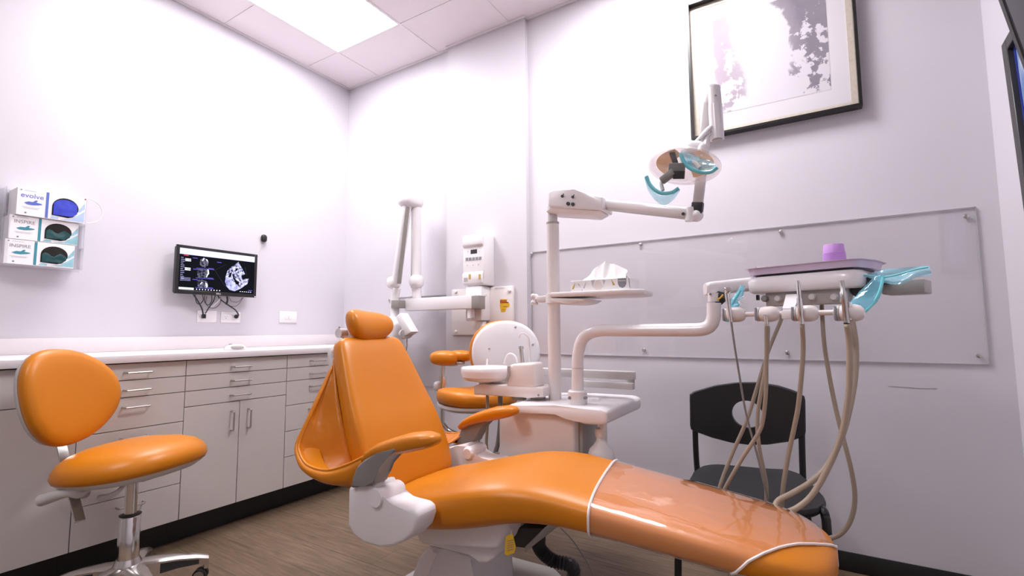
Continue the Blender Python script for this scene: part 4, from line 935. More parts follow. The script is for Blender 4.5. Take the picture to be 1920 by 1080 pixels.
obj('post_ring', B().lathe([(.0278, 1.480), (.0286, 1.484), (.0286, 1.490), (.022, 1.493)], (pp, -.66, 0)), 'midgrey', du)
q = B(); p = at(985, 752, 'y', -.66); q.lathe([(.030, .0), (.032, .006), (.028, .018), (.030, .028)], (p.x-.03, -.66, .705)); obj('swivel_base', q, 'midgrey', du)
q = B(); q.lathe([(.034, .70), (.034, .735)], (2.09, -.64, 0)); obj('swivel_base', q, 'white', du)
obj('mounting_arm', B().tube([V((2.12, -.62, .40)), V((2.10, -.70, .33)), V((2.08, -.95, .30)), V((2.08, -1.05, .36))], .035, 12, 6), 'warm', du)
# cuspidor
cu = thing('cuspidor', (1.93, -.66, .72), 'white round spittoon bowl with spouts on the arm of the dental unit', 'cuspidor')
YC = -.70
CQ = lambda u, v, y=YC: at(u, v, 'y', y)
a, b_ = CQ(886, 724, -.75), CQ(1003, 743, -.75)
obj('swing_arm', B().prism([CQ(887, 723, -.75), CQ(905, 720, -.75), CQ(1018, 727, -.75), CQ(1018, 745, -.75), CQ(990, 746, -.75), CQ(888, 740, -.75)], (0, .13, 0), .006), 'warm', cu)
bc_ = CQ(912, 698, -.70); br_ = .118
obj('bowl', B().lathe([(.06, -.040), (.095, -.034), (br_-.004, -.018), (br_, .004), (br_, .020), (br_-.003, .024), (br_-.010, .020), (br_-.02, .0), (.06, -.02), (.02, -.026)], bc_, (0, 0, 1), 40), 'gloss', cu)
obj('bowl_neck', B().cyl(bc_+V((0, 0, -.095)), bc_+V((0, 0, -.036)), .034), 'warm', cu)
obj('tower', B().prism([CQ(948, 727, -.75), CQ(1004, 728, -.75), CQ(1001, 680, -.75), CQ(962, 682, -.75), CQ(951, 686, -.75)], (0, .09, 0), .014, 3), 'warm', cu)
q = B(); q.prism([CQ(951, 686.5, -.757), CQ(955, 686.5, -.757), CQ(955, 704, -.757), CQ(950, 716, -.757), CQ(947, 716, -.757), CQ(951, 702, -.757)], (0, .01, 0)); obj('tower_seam', q, 'midgrey', cu)
obj('rinse_spout', B().tube([CQ(946, 682, -.68), CQ(951, 668, -.68), CQ(958, 664, -.68), CQ(966, 669, -.68), CQ(969, 681, -.68)], .006, 10), 'gloss', cu)
obj('cup_spout', B().tube([CQ(994, 681, -.66), CQ(992, 645, -.66), CQ(990, 632, -.66), CQ(982, 625, -.66), CQ(975, 627, -.66), CQ(973, 634, -.66)], .0045, 10), 'gloss', cu)
q = B(); p0, p1 = CQ(979, 680, -.64), CQ(977, 654, -.64); q.cyl(p0, p1, .010, .009); q.cyl(p1, p1+V((0, 0, .012)), .013, .011); obj('valve', q, 'alu', cu)
p0 = CQ(913, 680, -.66); obj('bowl_nozzle', B().cyl(p0+V((0, 0, -.02)), p0+V((0, 0, .018)), .004), 'gloss', cu)
p = CQ(1009.5, 741, -.7515); obj('arm_screw', B().cyl(p, p+V((0, .004, 0)), .005), 'ink', cu)
q = B(); q.tube([CQ(914, 741, -.68), CQ(914, 790, -.68), CQ(914, 846, -.67), V((1.93, -.68, .46)), V((2.02, -.66, .41))], .0075, 8); obj('drain_tube', q, 'hose', cu)
q = B(); q.tube([CQ(938, 743, -.68), CQ(938, 790, -.68), CQ(934, 830, -.67), CQ(929, 856, -.67), V((1.94, -.66, .44)), V((2.03, -.63, .41))], .011, 8); obj('drain_tube', q, 'thinhose', cu)
# suction arms
sv = thing('suction_arm', (2.3, -.50, .80), 'pair of flat white suction holder arms reaching out behind the posts', 'suction arm')
q = B(); a, b_ = at(1000, 711, 'y', -.52), at(1190, 711, 'y', -.52); q.box(a.x, b_.x, -.54, -.50, .803, .838, .004); obj('upper_arm', q, 'shell', sv)
q = B(); a, b_ = at(1085, 731, 'y', -.54), at(1189, 731, 'y', -.54); q.box(a.x, b_.x, -.56, -.525, .765, .793, .004); obj('lower_arm', q, 'shell', sv)
p = at(1183, 720, 'y', -.53); obj('arm_pivot', B().cyl(V((p.x, -.53, .79)), V((p.x, -.53, .806)), .016), 'midgrey', sv)
q = B(); a = at(1000, 711, 'y', -.52); q.cyl((a.x+.02, -.52, .70), (a.x+.02, -.52, .81), .016); obj('arm_post', q, 'warm', sv)
# shelf with tissues
sf = thing('utility_shelf', (pp, -.70, 1.12), 'white shelf clamped to the tall post holding the tissue box', 'shelf')
YS = -.80
HQ = lambda u, v, y=YS: at(u, v, 'y', y)
zsf = HQ(1120, 544).z
sx0, sx1 = HQ(1030, 548).x, HQ(1201, 550).x
pl_ = [V((sx0, YS, 0)), V((sx1-.06, YS, 0)), V((sx1, YS+.05, 0)), V((sx1-.01, YS+.20, 0)), V((sx1-.05, YS+.24, 0)), V((sx0, YS+.24, 0))]
pl_ = [V((p.x, p.y, zsf-.020)) for p in pl_]
obj('shelf_plate', B().prism(pl_, (0, 0, .020), .006, 2), 'warm', sf)
q = B(); q.prism([HQ(1030, 558), HQ(1100, 560), HQ(1088, 567), HQ(1068, 570), HQ(1032, 569)], (0, .18, 0), .008); obj('shelf_bracket', q, 'warm', sf)
q = B(); q.lathe([(.036, zsf-.035), (.036, zsf+.004)], (pp, -.66, 0)); q.box(pp-.075, pp-.02, -.685, -.635, zsf-.03, zsf-.002, .006); obj('clamp', q, 'white', sf)
p = V((pp-.095, -.66, zsf-.016)); q = B(); q.cyl(p, p+V((.03, 0, 0)), .008)
for k in range(4):
    t_ = math.pi/4+math.pi/2*k; q.ell(p+V((0, .020*math.cos(t_), .020*math.sin(t_))), (.011, .012, .012))
q.ell(p, (.010, .018, .018)); obj('clamp_knob', q, 'white', sf)
tb = thing('tissue_box', HQ(1125, 542, -.74), 'flat patterned tissue box on the white shelf, a white tissue pulled up', 'tissue box')
yt_ = -.775
TQ = lambda u, v, k=0.: at(u, v, 'y', yt_-k)
tz0 = zsf+.001; tx0, tx1 = TQ(1070, 530).x, TQ(1181, 530).x; tz1 = TQ(1125, 523.5).z
obj('carton', B().box(tx0, tx1, yt_, yt_+.115, tz0, tz1, .001, 1), 'paper', tb)
Z = lambda u, v, k=.0006: V((tx0+(tx1-tx0)*(u-190)/1420, yt_-k, tz0+(tz1-tz0)*(1-(v-450)/205)))
q = B(); q.prism([Z(215, 610), Z(270, 610), Z(310, 480)], (0, .0005, 0)); q.prism([Z(1180, 455), Z(1225, 580), Z(1275, 570)], (0, .0005, 0)); obj('gold_triangles', q, 'goldink', tb)
q = B()
for tri in (((360, 510), (460, 600), (400, 510)), ((590, 460), (500, 600), (540, 610)), ((700, 460), (740, 590), (790, 450)), ((980, 455), (1010, 560), (1050, 480)), ((450, 630), (480, 660), (490, 625))): q.prism([Z(*t) for t in tri], (0, .0005, 0))
obj('grey_triangles', q, 'paleink', tb)
q = B(); q.prism([Z(750, 590), Z(810, 480), Z(900, 460), Z(1000, 590), Z(930, 640), Z(810, 640)], (0, .0004, 0)); obj('cream_gem', q, mat('cream_print', (.78, .70, .66), .7), tb)
q = B(); q.prism([Z(1335, 455), Z(1530, 455), Z(1530, 560), Z(1500, 610), Z(1440, 635), Z(1370, 610), Z(1340, 560)], (0, .0005, 0)); q.prism([Z(1580, 455), Z(1595, 455), Z(1612, 630), Z(1598, 630)], (0, .0005, 0)); obj('badge', q, 'ink', tb)
text('lettering', 'Kleenex', frame(Z(1435, 500, .0008), (1, 0, 0), (0, 0, 1)), .0085, 'paper', tb)
tt = B(); rows = []
prof_ = [(395, 445), (560, 300), (730, 190), (860, 105), (960, 88), (1060, 140), (1140, 145), (1270, 200), (1445, 290), (1455, 400)]
for i, (u, v) in enumerate(spline([V((a, b, 0)) for a, b in prof_], 3) and [(p.x, p.y) for p in spline([V((a, b, 0)) for a, b in prof_], 3)]):
    topp = Z(u, 450); topz = tz1+.001+(450-v)/205*(tz1-tz0)*.98
    b0 = V((topp.x, yt_+.03, tz1+.0005)); tp = V((topp.x+.0, yt_+.055+.012*math.sin(i*.9), max(topz, tz1+.002)))
    b1 = V((topp.x, yt_+.085, tz1+.0005))
    rows.append([b0, b0.lerp(tp, .5)+V((0, -.008*math.sin(i*1.3), .004)), tp, b1.lerp(tp, .5)+V((0, .006, 0)), b1])
tt.grid(rows); obj('tissue', tt, 'paper', tb, ang=60)
# water bottle under the lid
wb = thing('water_bottle', (2.41, -.72, .42), 'milky white bottle hanging under the right end of the unit lid', 'bottle')
bp_ = at(1127, 840, 'y', -.76); zc_ = at(1127, 797, 'y', -.76).z; zn = at(1127, 820, 'y', -.76).z; zs_ = at(1127, 840, 'y', -.76).z
obj('cap', B().lathe([(.016, zc_-.02), (.022, zc_-.012), (.022, zn+.012), (.020, zn)], (bp_.x, -.76, 0)), 'warm', wb)
obj('tap', B().lathe([(.012, zc_-.02), (.014, zc_+.004), (.010, zc_+.012)], (bp_.x+.012, -.765, 0)), 'white', wb)
obj('body', B().lathe([(.017, zn), (.018, zn-.012), (.028, zs_+.012), (.045, zs_-.006), (.051, zs_-.03), (.051, zs_-.20), (.045, zs_-.21)], (bp_.x, -.76, 0)), 'bottle', wb)
# ------------------------------------------------------------------ delivery arm with the instrument head
de = thing('delivery_unit', (2.32, -.74, .70), 'white instrument delivery unit on a bent pipe arm hanging over the leg rest', 'delivery unit')
AQ = lambda u, v, y=-.76: at(u, v, 'y', y)
obj('pipe_arm', B().tube([AQ(1083, 735), AQ(1083, 690), AQ(1084, 665), AQ(1090, 640), AQ(1103, 626), AQ(1125, 620), AQ(1160, 619.5), AQ(1220, 619), AQ(1300, 618.5), AQ(1322, 616), AQ(1333, 608), AQ(1338, 595), AQ(1338.5, 580), AQ(1338.5, 568)], .0235, 18, 5), 'gloss', de)
q = B(); p = AQ(1083, 742); q.lathe([(.036, -.028), (.038, -.024), (.038, .022), (.034, .027)], V((p.x, -.76, p.z-.005))); obj('arm_collar', q, 'white', de)
q = B()
for u in (1068, 1097): p_ = at(u, 746, 'y', -.797); q.cyl(p_+V((0, .012, 0)), p_+V((0, -.003, 0)), .006, n=10)
obj('collar_screws', q, 'ink', de)
q = B(); p = AQ(1083, 690); q.lathe([(.0238, -.001), (.0242, 0), (.0238, .001)], p); obj('pipe_joint', q, 'midgrey', de)
kk = AQ(1338.5, 566); obj('riser_neck', B().cyl(kk, kk+V((0, 0, .03)), .019), 'white', de)
q = B(); kd = AQ(1352, 556, -.75); q.lathe([(.020, -.020), (.022, .0), (.018, .012)], kd, V((.6, -.5, .6))); obj('knuckle_spring', q, 'dark', de)
q = B(); q.tube([AQ(1345, 563, -.775), AQ(1352, 557, -.775), AQ(1356, 552, -.775)], .003, 6); obj('knuckle_mark', q, 'yellow', de)
E1 = V((.951, -.309, 0)); E2 = V((.309, .951, 0)); D0 = at(1396, 552, 'y', -.74); ZD = 0
def D(a, b, z): return V((D0.x, D0.y, 0)) + E1*a + E2*b + V((0, 0, z))
RD = rot3(E1, E2)
def dpix(u, v, b):
    """point on the upright plane b behind the front edge of the head"""
    d = _f + CR*((u-960)/F) - CU*((v-540)/F); o = V((D0.x, D0.y, 0)) + E2*b
    t = (o-CPOS).dot(E2)/d.dot(E2); return CPOS + d*t
# flexing arm joining the head
k0, k1_ = AQ(1323, 546, -.75), D(.06, .12, 1.172)
q = B(); dr = (k1_-k0).normalized(); sdv = V((0, 0, 1)).cross(dr).normalized()
q.loft([[k0+dr*x+sdv*(.028*cw*math.copysign(abs(math.cos(t))**.6, math.cos(t)))+V((0, 0, 1))*(.024*cw*math.copysign(abs(math.sin(t))**.6, math.sin(t))+.007) for t in [2*math.pi*k/24 for k in range(24)]] for x, cw in ((-.002, .8), (.004, .95), (.012, 1), (.24, 1))])
obj('head_arm', q, 'gloss', de)
p = AQ(1332, 551.5, -.782); obj('arm_screw', B().cyl(p+V((0, .01, 0)), p, .004), 'ink', de)
zb_, zt_ = D0.z+.002, 1.190
fp0 = [(-.0, .03), (.012, .006), (.03, .0), (.30, .0), (.325, .008), (.336, .03), (.336, .26), (.32, .285), (.02, .285), (0, .26)]
hb = B(); hb.loft([[D(.168+(a-.168)*k, .14+(b-.14)*k, z) for a, b in resample([V((a, b, 0)) for a, b in fp0], 60) and [(p.x, p.y) for p in resample([V((a, b, 0)) for a, b in fp0], 60)]] for k, z in ((.93, zb_), (.985, zb_+.006), (1.0, zb_+.02), (1.0, zb_+.040), (.985, zt_-.012), (.95, zt_-.003), (.85, zt_))])
obj('head_housing', hb, 'gloss', de, ang=50)
q = B(); a0 = dpix(1430, 560, .03); q.obox(D(.175, .05, zb_-.022), (.235, .05, .044), RD, .002); obj('control_rail', q, 'midgrey', de)
for u in (1435, 1460, 1524, 1565):
    p = dpix(u, 557 if u > 1500 else 560, .024); obj('control_knob', B().lathe([(.011, -.004), (.011, .008), (.008, .012)], p, -E2, 16), 'shell' if u > 1440 else 'grey', de)
q = B(); q.obox(dpix(1421, 558, .04), (.008, .01, .018), RD); q.cyl(dpix(1440, 565, .04), dpix(1440, 575, .04), .004); obj('hanging_hook', q, 'dark', de)
q = B(); q.obox(D(.405, .16, 1.135), (.10, .10, .040), RD, .004); obj('side_bracket', q, 'midgrey', de)
q = B(); q.obox(D(.33, .10, 1.150), (.09, .03, .012), RD, .003); q.lathe([(.03, -.01), (.034, .0), (.03, .01)], D(.325, .05, 1.135), -E2); obj('side_handle', q, 'dark', de)
# handpiece bar and holders
bB = -.075
bar0, bar1 = dpix(1372, 590, bB), dpix(1596, 585, bB)
obj('holder_bar', B().cyl(bar0, bar1, .0075), 'warm', de)
q = B(); a_, b_ = dpix(1487, 556, .01), dpix(1479, 590, bB)
q.loft([[c+E1*sx*w_+V((0, 0, 1))*sz*.008+E2*0 for sx, sz in ((-1, -1), (1, -1), (1, 1), (-1, 1))] for c, w_ in ((a_+E2*.02, .020), (a_, .020), (b_+V((0, 0, .012)), .017), (b_+V((0, 0, -.002)), .016))]); q.obox(b_, (.034, .026, .026), RD, .003); obj('bar_bracket', q, 'white', de)
HP = {}
for nm, u, v in (('a', 1375, 590), ('b', 1437, 589), ('c', 1507, 588), ('d', 1589, 587)):
    c = dpix(u, v, bB); HP[nm] = c
    q = B(); q.lathe([(.010, -.030), (.022, -.022), (.0245, -.010), (.0245, .010), (.020, .024), (.010, .032)], c+E1*.008, E1, 22)
    h_ = obj('holder', q, 'warm', de)
    sl_ = c - E1*.022
    q = B(); q.lathe([(.0215, -.007), (.0225, 0), (.0215, .006)], sl_, E1, 22); obj('holder_cap', q, 'shell', h_)
    q = B(); q.obox(sl_-E2*.0205-E1*.001, (.006, .006, .040), RD, .001); obj('holder_slot', q, 'ink', h_)
def hand(nm, name, pts, m):
    return obj(name, pts, m, de)
cs = lambda u, v, b=-.104: dpix(u, v, b)
q = B(); q.tube([cs(1371, 604), cs(1369, 590), cs(1366, 570), cs(1363, 548)], .006, 12, radii=(.0055, .0085)); hs = obj('air_water_syringe', q, 'chrome', de)
q = B(); q.lathe([(.0095, -.008), (.0105, 0), (.0095, .008)], cs(1365, 545.5), (.3, -.6, .5)); q.cyl(cs(1363, 543), cs(1359, 540), .004); obj('syringe_button', q, 'chrome', hs)
q = B(); q.cyl(cs(1436, 591), cs(1438, 611), .005, .0042); q.cyl(cs(1433, 590), cs(1436, 606), .0035); obj('handpiece_coupler', q, 'chrome', de)
q = B(); q.lathe([(.0065, 0), (.0065, .03), (.0078, .034), (.0078, .075), (.0062, .080), (.0058, .112), (.0048, .118), (.0045, .128)], cs(1503.5, 608), cs(1498, 545)-cs(1503.5, 608)); obj('handpiece', q, 'chrome', de)
q = B(); q.lathe([(.0075, 0), (.0075, .012)], cs(1587.5, 605), V((0, 0, -1))); d_ring = q
q = B(); q.lathe([(.0072, 0), (.0072, .055), (.009, .058), (.009, .085), (.006, .09), (.006, .118)], cs(1588, 606), cs(1580, 543)-cs(1588, 606)); hx_ = obj('handpiece', q, 'steel', de); obj('handpiece_ring', d_ring, 'dark', hx_)
q = B(); q.lathe([(.005, 0), (.005, .05)], cs(1594, 600, -.09), cs(1590, 550, -.09)-cs(1594, 600, -.09)); obj('handpiece', q, 'chrome', de)
# hoses: hang from the holders, loop low behind the leg rest and climb back to the head
def HZ_(u, v, y): return at(u, v, 'y', y)
hoses = [
    ('hose', .0032, 'thinhose', [cs(1371, 604), HZ_(1376, 640, -.85), HZ_(1384, 690, -.85), HZ_(1399, 776, -.84), HZ_(1419, 850, -.84), HZ_(1437, 925, -.84), HZ_(1441, 950, -.83), HZ_(1438, 945, -.79), HZ_(1432, 890, -.78), HZ_(1423, 835, -.77), HZ_(1421, 773, -.76), HZ_(1430, 710, -.74), HZ_(1439, 650, -.70), HZ_(1440, 575, -.66)]),
    ('hose', .0060, 'hose', [cs(1437, 608), HZ_(1437, 640, -.86), HZ_(1437, 680, -.855), HZ_(1436, 735, -.85), HZ_(1430, 790, -.84), HZ_(1419, 817, -.84), HZ_(1390, 862, -.84), HZ_(1360, 915, -.83), HZ_(1350, 938, -.82), HZ_(1347, 930, -.79), HZ_(1352, 905, -.78), HZ_(1373, 850, -.77), HZ_(1399, 791, -.76), HZ_(1420, 725, -.74), HZ_(1440, 660, -.72), HZ_(1465, 598, -.68), HZ_(1475, 560, -.66)]),
    ('hose', .0060, 'hose', [HZ_(1440, 612, -.80), HZ_(1437, 680, -.80), HZ_(1421, 773, -.80), HZ_(1423, 835, -.81), HZ_(1436, 905, -.82), HZ_(1437, 960, -.82)]),
    ('hose', .0066, 'hose', [cs(1504, 608), HZ_(1506, 650, -.87), HZ_(1504, 690, -.865), HZ_(1497, 760, -.855), HZ_(1489, 802, -.85), HZ_(1475, 870, -.84), HZ_(1467, 930, -.83), HZ_(1470, 980, -.80), HZ_(1500, 1010, -.78), HZ_(1545, 1010, -.78), HZ_(1575, 1002, -.78), HZ_(1595, 975, -.78), HZ_(1603, 935, -.78), HZ_(1597, 885, -.78), HZ_(1582, 825, -.78), HZ_(1568, 770, -.77), HZ_(1555, 705, -.75), HZ_(1545, 640, -.72), HZ_(1540, 560, -.67)]),
    ('hose', .0078, 'hose', [cs(1588, 608, -.11), HZ_(1592, 640, -.93), HZ_(1593, 690, -.93), HZ_(1590, 750, -.93), HZ_(1578, 815, -.93), HZ_(1555, 872, -.935), HZ_(1525, 925, -.945), HZ_(1498, 950, -.955), HZ_(1472, 960, -.965), HZ_(1455, 951, -.96), HZ_(1460, 938, -.945), HZ_(1485, 925, -.93), HZ_(1520, 904, -.91), HZ_(1548, 877, -.89), HZ_(1572, 835, -.86), HZ_(1590, 780, -.83), HZ_(1603, 710, -.80), HZ_(1605, 650, -.78), HZ_(1598, 600, -.76), HZ_(1590, 560, -.72)]),
]
for nm, r, m, pts in hoses: obj(nm, B().tube(pts, r, 8, 6), m, de, ang=180)
# ------------------------------------------------------------------ tray and what lies on it
tr = thing('instrument_tray', D(.17, .12, 1.2), 'lilac plastic instrument tray lying on the white delivery head', 'tray')
f0 = [(.0, .01), (.015, -.006), (.310, -.006), (.332, .008), (.352, .10), (.352, .20), (.335, .235), (.015, .235), (.0, .215)]
ff = resample([V((a, b, 0)) for a, b in f0], 72); fcn = V((.18, .115, 0))
def tring(k, z): return [D(fcn.x+(p.x-fcn.x)*k, fcn.y+(p.y-fcn.y)*k, z) for p in ff]
TZ = 1.195; q = B(); q.loft([tring(.2, TZ), tring(.90, TZ), tring(.925, TZ), tring(.955, TZ+.0195), tring(1.01, TZ+.0215), tring(1.01, TZ+.023), tring(.95, TZ+.022), tring(.915, TZ+.0035), tring(.2, TZ+.0025)])
obj('tray_body', q, 'purple', tr, ang=60)
obj('tray_mat', B().loft([tring(.84, TZ-.0048), tring(.84, TZ-.0003)]), 'dark', tr)
cp = dpix(1564, 478, .10); zc0 = TZ+.0031
for k in range(14):
    z = zc0+.0040*k
    prof = [(.0335, 0), (.0345, .0005), (.0345, .003), (.0332, .0035), (.0306, .0285), (.0294, .030), (.0, .0302)] if k == 13 else [(.0335, 0), (.0345, .0005), (.0345, .003), (.0332, .0035), (.0325, .0070), (.0318, .0070), (.0325, .0)]
    q = B(); q.lathe([(r_*(1.0-.008*k), h_) for r_, h_ in prof], (cp.x, cp.y, z), (0, 0, 1), 32)
    tag(obj('plastic_cup', q, 'cup'), 'top lavender cup of the upside down stack on the tray, its base showing' if k == 13 else 'lavender cup rim in the upside down nested stack, under the top cup', 'cup', 'lavender cups stacked upside down on the tray')
q = B(); p = dpix(1426, 502, .07); q.ell(V((p.x, p.y, TZ+.016)), (.035, .025, .016), RD, 2.2, 16, 10); q.jitter(.016, 55)
for v in q.bm.verts: v.co.z = max(v.co.z, TZ+.0037)
tag(obj('plastic_wrapper', q, clear('wrapper_film', (.95, .93, .97), .35, (.9, .86, .95), .05, 1., .6, 60), ang=25), 'crumpled clear plastic wrapper at the left end of the lilac tray', 'wrapper')
q = B(); p = dpix(1603, 480, .12); q.ell(V((p.x, p.y, TZ+.018)), (.040, .03, .018), RD, 2.1)
for v in q.bm.verts: v.co.z = max(v.co.z, TZ+.0037)
tag(obj('gauze_pad', q.jitter(.004, 60), 'paper'), 'rounded white gauze pad at the right end of the lilac tray', 'gauze')
# ------------------------------------------------------------------ blue barrier film
def film_tube(name, path, wid, label, flat=.35, edge=None, n=16, jit=.010):
    P = spline(path, 5); rr = []
    for i, p in enumerate(P):
        s = i/(len(P)-1); wv = wid[0]+(wid[1]-wid[0])*s if len(wid) == 2 else wid[min(int(s*(len(wid)-1)), len(wid)-2)]*(1-(s*(len(wid)-1))%1)+wid[min(int(s*(len(wid)-1))+1, len(wid)-1)]*((s*(len(wid)-1)) % 1)
        t_ = P[min(i+1, len(P)-1)]-P[max(i-1, 0)]; vd = (p-CPOS).normalized(); a = t_.cross(E2).normalized()
        b2 = t_.normalized().cross(a)
        rr.append([p+a*(wv*math.cos(2*math.pi*k/n)*(1+.12*noise.noise(p*60+V((k, 0, 0)))))+b2*(wv*flat*math.sin(2*math.pi*k/n)*(1+.5*noise.noise(p*80+V((0, k, 0))))) for k in range(n)])
    t = thing(name, sum(path, V((0, 0, 0)))/len(path), label, 'barrier film')
    obj('film', B().loft(rr, False, False), 'film', t, ang=60)
    if edge: obj('film_hem', B().tube(edge, .0042, 7, 6), 'filmedge', t)
    return t
film_tube('barrier_sleeve', [dpix(1591, 588, -.03), dpix(1612, 573, -.02), dpix(1630, 553, .0), dpix(1645, 528, .02), dpix(1652, 517, .03)], (.022, .026, .026, .016, .008), 'blue plastic barrier sleeve bunched over the handle at the right end of the delivery head',
           edge=[dpix(1603, 600, -.03), dpix(1622, 584, -.025), dpix(1640, 565, -.01), dpix(1650, 545, .0), dpix(1656, 520, .02)])
fb = thing('barrier_film', dpix(1660, 515, .05), 'flat blue plastic barrier film sticking out past the right end of the lilac tray', 'barrier film')
rows = []
tp_ = [(1588, 513), (1625, 512), (1650, 506), (1690, 503), (1715, 500), (1744, 497)]; bt_ = [(1590, 519), (1625, 520), (1655, 530), (1690, 533), (1718, 519), (1746, 516)]
for i, (a, b_) in enumerate(zip(spline([dpix(*p, .08) for p in tp_], 4), spline([dpix(*p, .03) for p in bt_], 4))):
    rows.append([a.lerp(b_, j/6)+E2*(.010*math.sin(j*1.2+i*.4)) for j in range(7)])
obj('film', B().grid(rows), 'film', fb, ang=180)
obj('film_hem', B().tube([dpix(1590, 515, .028), dpix(1625, 517, .028), dpix(1660, 519, .028), dpix(1690, 513, .028), dpix(1718, 505, .03), dpix(1740, 501, .03)], .0028, 6), 'filmedge', fb)
film_tube('barrier_sleeve', [dpix(1362, 602, -.09), dpix(1372, 580, -.06), dpix(1381, 562, -.04), dpix(1388, 548, -.03), dpix(1392, 536, -.02)], (.012, .018, .018, .012, .006), 'small blue plastic barrier sleeve beside the syringe at the left end of the delivery head',
           edge=[dpix(1373, 572, -.055), dpix(1380, 558, -.05), dpix(1388, 545, -.04)])
q = B(); cc_ = dpix(1384, 565, -.06)
for k in range(7):
    t_ = -.9+k*.33; e_ = cc_+E1*(.028*math.cos(t_))+V((0, 0, .026*math.sin(t_)))
    q.tube([cc_, cc_.lerp(e_, .5)-E2*.006, e_], .0011, 5, 4)
tag(obj('tie_strand', q, 'gloss'), 'spray of thin white plastic strands beside the small blue sleeve', 'strands')['kind'] = 'stuff'
# ------------------------------------------------------------------ operating light on the post
ol = thing('operating_light', (pp, -.66, 1.5), 'white dental operating light on a jointed arm over the chair', 'dental light')
yL = -.72
OQ = lambda u, v, y=yL: at(u, v, 'y', y)
# switch housing on the post top
top_ = [OQ(1027, 358), OQ(1040, 353), OQ(1075, 355), OQ(1130, 367), OQ(1130, 394), OQ(1033, 389), OQ(1026, 385)]
q = B(); q.prism(top_, (0, .12, 0), .010, 3); obj('switch_housing', q, 'gloss', ol)
q = B(); q.prism([V((p.x, p.y, p.z)) for p in (OQ(1034, 388.5, yL+.004), OQ(1126, 395, yL+.004), OQ(1110, 404, yL+.02), OQ(1030, 399, yL+.02), OQ(1022, 397, yL+.02))], (0, .11, 0), .006); obj('housing_base', q, 'warm', ol)
q = B()
for u, v, r in ((1065.5, 382, .0085), (1074.5, 383.2, .0085)): p = OQ(u, v, yL-.001); q.cyl(p+V((0, .004, 0)), p+V((0, -.006, 0)), r, r*.85, 16)
for u, v in ((1054.5, 368), (1074, 369.5)): p = OQ(u, v, yL-.001); q.cyl(p+V((0, .004, 0)), p+V((0, -.004, 0)), .0055); q.cyl(p, p+V((.012, -.012, .006)), .0018)
obj('switches', q, 'dark', ol)
l0, l1 = OQ(1120, 381, -.665), OQ(1300, 400, -.70)
ld = (l1-l0).normalized(); q = B(); q.obox((l0+l1)/2, ((l1-l0).length, .040, .036), rot3(ld, V((0, 1, 0))), .010, 3); obj('lower_arm', q, 'gloss', ol)
q = B(); q.obox((l0+l1)/2-V((0, 0, .021)), ((l1-l0).length*.9, .030, .008), rot3(ld, V((0, 1, 0))), .002); obj('arm_underside', q, 'shell', ol)
p = OQ(1281, 401, -.722); obj('arm_slot', B().cyl(p+V((0, .003, 0)), p+V((0, -.001, 0)), .006), 'dark', ol)
jt = OQ(1304, 402, -.70); q = B(); q.cyl(jt+V((-.016, 0, -.022)), jt+V((-.016, 0, .026)), .022); q.ell(jt+V((.004, 0, -.004)), (.024, .022, .024)); obj('elbow_joint', q, 'gloss', ol)
u0_, u1_ = OQ(1306, 404, -.70), OQ(1330, 190, -.74)
q = B(); ud = (u1_-u0_).normalized(); q.obox((u0_+u1_)/2, ((u1_-u0_).length, .026, .036), rot3(ud, V((0, 1, .0))), .006); obj('upper_arm', q, 'shell', ol)
q = B(); q.obox(u0_+ud*.026, (.045, .030, .040), rot3(ud, V((0, 1, 0))), .004); obj('arm_band', q, 'dark', ol)
c0_, c1_ = OQ(1345, 262, -.80), OQ(1339, 164, -.80)
q = B(); q.cyl(c0_, c0_.lerp(c1_, .66), .023, .023, 24); obj('down_tube', q, 'gloss', ol)
q = B(); q.cyl(c0_.lerp(c1_, .665), c1_, .0215, .020, 24); q.cyl(c1_, u1_+V((0, 0, .0)), .018); obj('tube_cap', q, 'white', ol)
q = B(); q.cyl(c0_+V((0, 0, -.004)), c0_+V((0, 0, .003)), .017); obj('tube_end', q, 'midgrey', ol)
p = OQ(1341.5, 178.5, -.822); obj('cap_screw', B().cyl(p+V((0, .004, 0)), p+V((0, -.001, 0)), .003), 'ink', ol)
hcn = OQ(1283, 311, -.86)
yk0 = OQ(1341, 232, -.80)
q = B(); q.tube([yk0, OQ(1326, 244, -.82), OQ(1310, 262, -.84), OQ(1297, 275, -.85)], .012, 10, ry=.008); q.tube([OQ(1336, 248, -.80), OQ(1324, 258, -.82), OQ(1318, 275, -.85), OQ(1312, 290, -.86)], .012, 10, ry=.007); obj('yoke', q, 'white', ol)
ln = V((-.05, -.34, -.94)).normalized(); lxv = (V((.94, .30, -.10))-ln*V((.94, .30, -.10)).dot(ln)).normalized(); lyv = ln.cross(lxv); RL = Matrix((lxv, lyv, ln)).transposed()
lr = .112
q = B(); q.ell(OQ(1301, 281, -.86), (.040, .026, .030), RL, 2.5); q.ell(OQ(1317, 281, -.87), (.014, .022, .022)); obj('head_housing', q, 'white', ol)
ML = lambda r, h: [hcn+lxv*(r*1.05*math.cos(2*math.pi*k/40))+lyv*(r*.92*math.sin(2*math.pi*k/40))+ln*h for k in range(40)]
obj('reflector_shell', B().loft([ML(.02, -.034), ML(.06, -.030), ML(.09, -.018), ML(lr, .004), ML(lr+.002, .006), ML(lr-.002, .007), ML(.088, -.014), ML(.058, -.025), ML(.02, -.029)], True, True), 'shield', ol, ang=60)
for sg in (-1, 1):
    q = B(); rows = []
    for i in range(7):
        r = .028+.062*i/6
        rows.append([hcn+lxv*(sg*(r*1.05)*math.cos(t))+lyv*(r*.92*math.sin(t))+ln*(-.022+.014*(i/6)**2) for t in [(-1.15+2.3*j/12) for j in range(13)]])
    q.grid(rows); obj('reflector', q, 'amber', ol, ang=180)
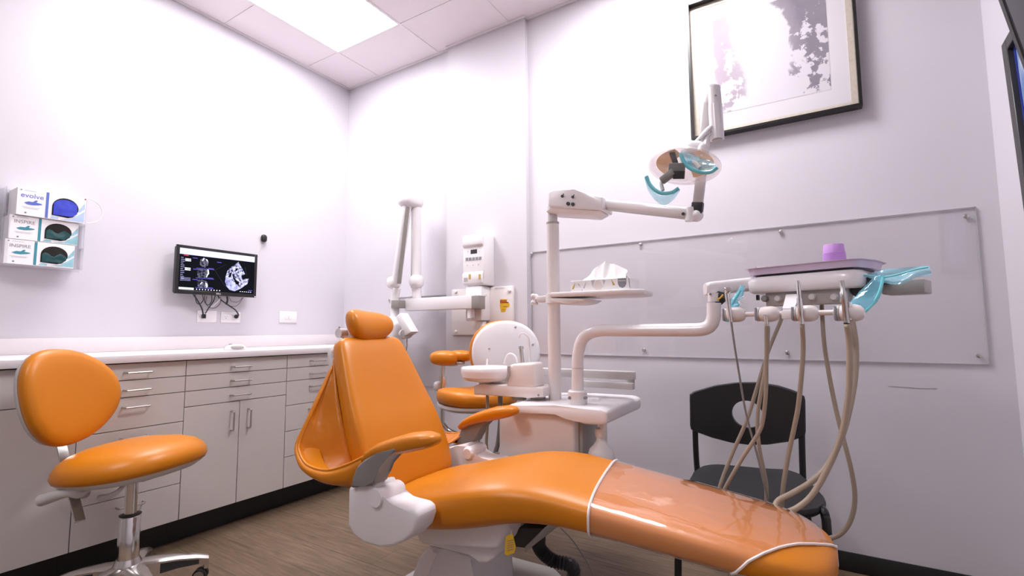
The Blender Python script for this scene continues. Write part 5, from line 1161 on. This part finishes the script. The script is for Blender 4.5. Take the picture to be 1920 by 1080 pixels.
obj('front_shield', B().loft([ML(.108, .008), ML(.09, .022), ML(.05, .031), ML(.01, .034)], False, True), 'shield', ol, ang=180)
# dark lamp block across the middle
bcn = OQ(1268, 316, -.90)
bu2 = (OQ(1262, 338, -.93)-OQ(1272, 290, -.90)).normalized()
q = B(); q.obox(OQ(1269, 318, -.925), (.052, .046, .040), rot3(V((.95, .2, -.1)), V((.2, -.9, -.2))), .004); q.obox(OQ(1252, 331, -.95), (.050, .022, .024), rot3(V((.85, -.1, .45)), V((.1, 1, 0))), .004); obj('lamp_block', q, 'grey', ol)
q = B(); q.obox(OQ(1273, 328, -.955), (.036, .006, .026), rot3(V((.95, .2, -.1)), V((.2, -.9, -.2))), .001); obj('lamp_vents', q, 'dark', ol)
q = B(); q.obox(OQ(1263, 296, -.90), (.018, .020, .05), rot3(V((.9, .2, .25)), V((.2, -.9, -.2))), .003); obj('lamp_stem', q, 'dark', ol)
# handles with blue sleeves
def sleeve(hem, tail, label, k=.03):
    t = thing('barrier_sleeve', hem[len(hem)//2], label, 'barrier film')
    P = spline(hem, 5); Tl = spline(tail, 5)
    obj('film', B().grid([[a.lerp(b_, j/5)+V((0, -.012*math.sin(math.pi*j/5), .0)) for j in range(6)] for a, b_ in zip(P, Tl)]), 'film', t, ang=180)
    obj('film_hem', B().tube(hem, .0065, 9, 6), 'filmedge', t)
    return t
SQ_ = lambda u, v, y=-.94: at(u, v, 'y', y)
sleeve([SQ_(1276, 288), SQ_(1282, 303), SQ_(1295, 316), SQ_(1315, 323), SQ_(1333, 322), SQ_(1345, 314)], [SQ_(1280, 282, -.92), SQ_(1292, 287, -.91), SQ_(1306, 293, -.90), SQ_(1320, 297, -.90), SQ_(1332, 301, -.91), SQ_(1339, 306, -.92)], 'blue film sleeve on the right handle of the operating light')
sleeve([SQ_(1212, 331), SQ_(1217, 344), SQ_(1228, 356), SQ_(1243, 362.5), SQ_(1260, 361), SQ_(1273, 353)], [SQ_(1209, 338, -.93), SQ_(1215, 357, -.925), SQ_(1230, 377, -.92), SQ_(1246, 385, -.92), SQ_(1263, 374, -.925), SQ_(1275, 357, -.93)], 'blue film sleeve curling below the left handle of the operating light')
q = B(); q.tube([SQ_(1256, 330, -.93), SQ_(1246, 336, -.93), SQ_(1240, 343, -.935), SQ_(1243, 357, -.94)], .006, 8); obj('handle', q, 'shell', ol); q = B(); q.tube([SQ_(1290, 305, -.92), SQ_(1302, 306, -.93), SQ_(1312, 316, -.938)], .008, 8); obj('handle', q, 'shell', ol)
bpy.context.view_layer.update()
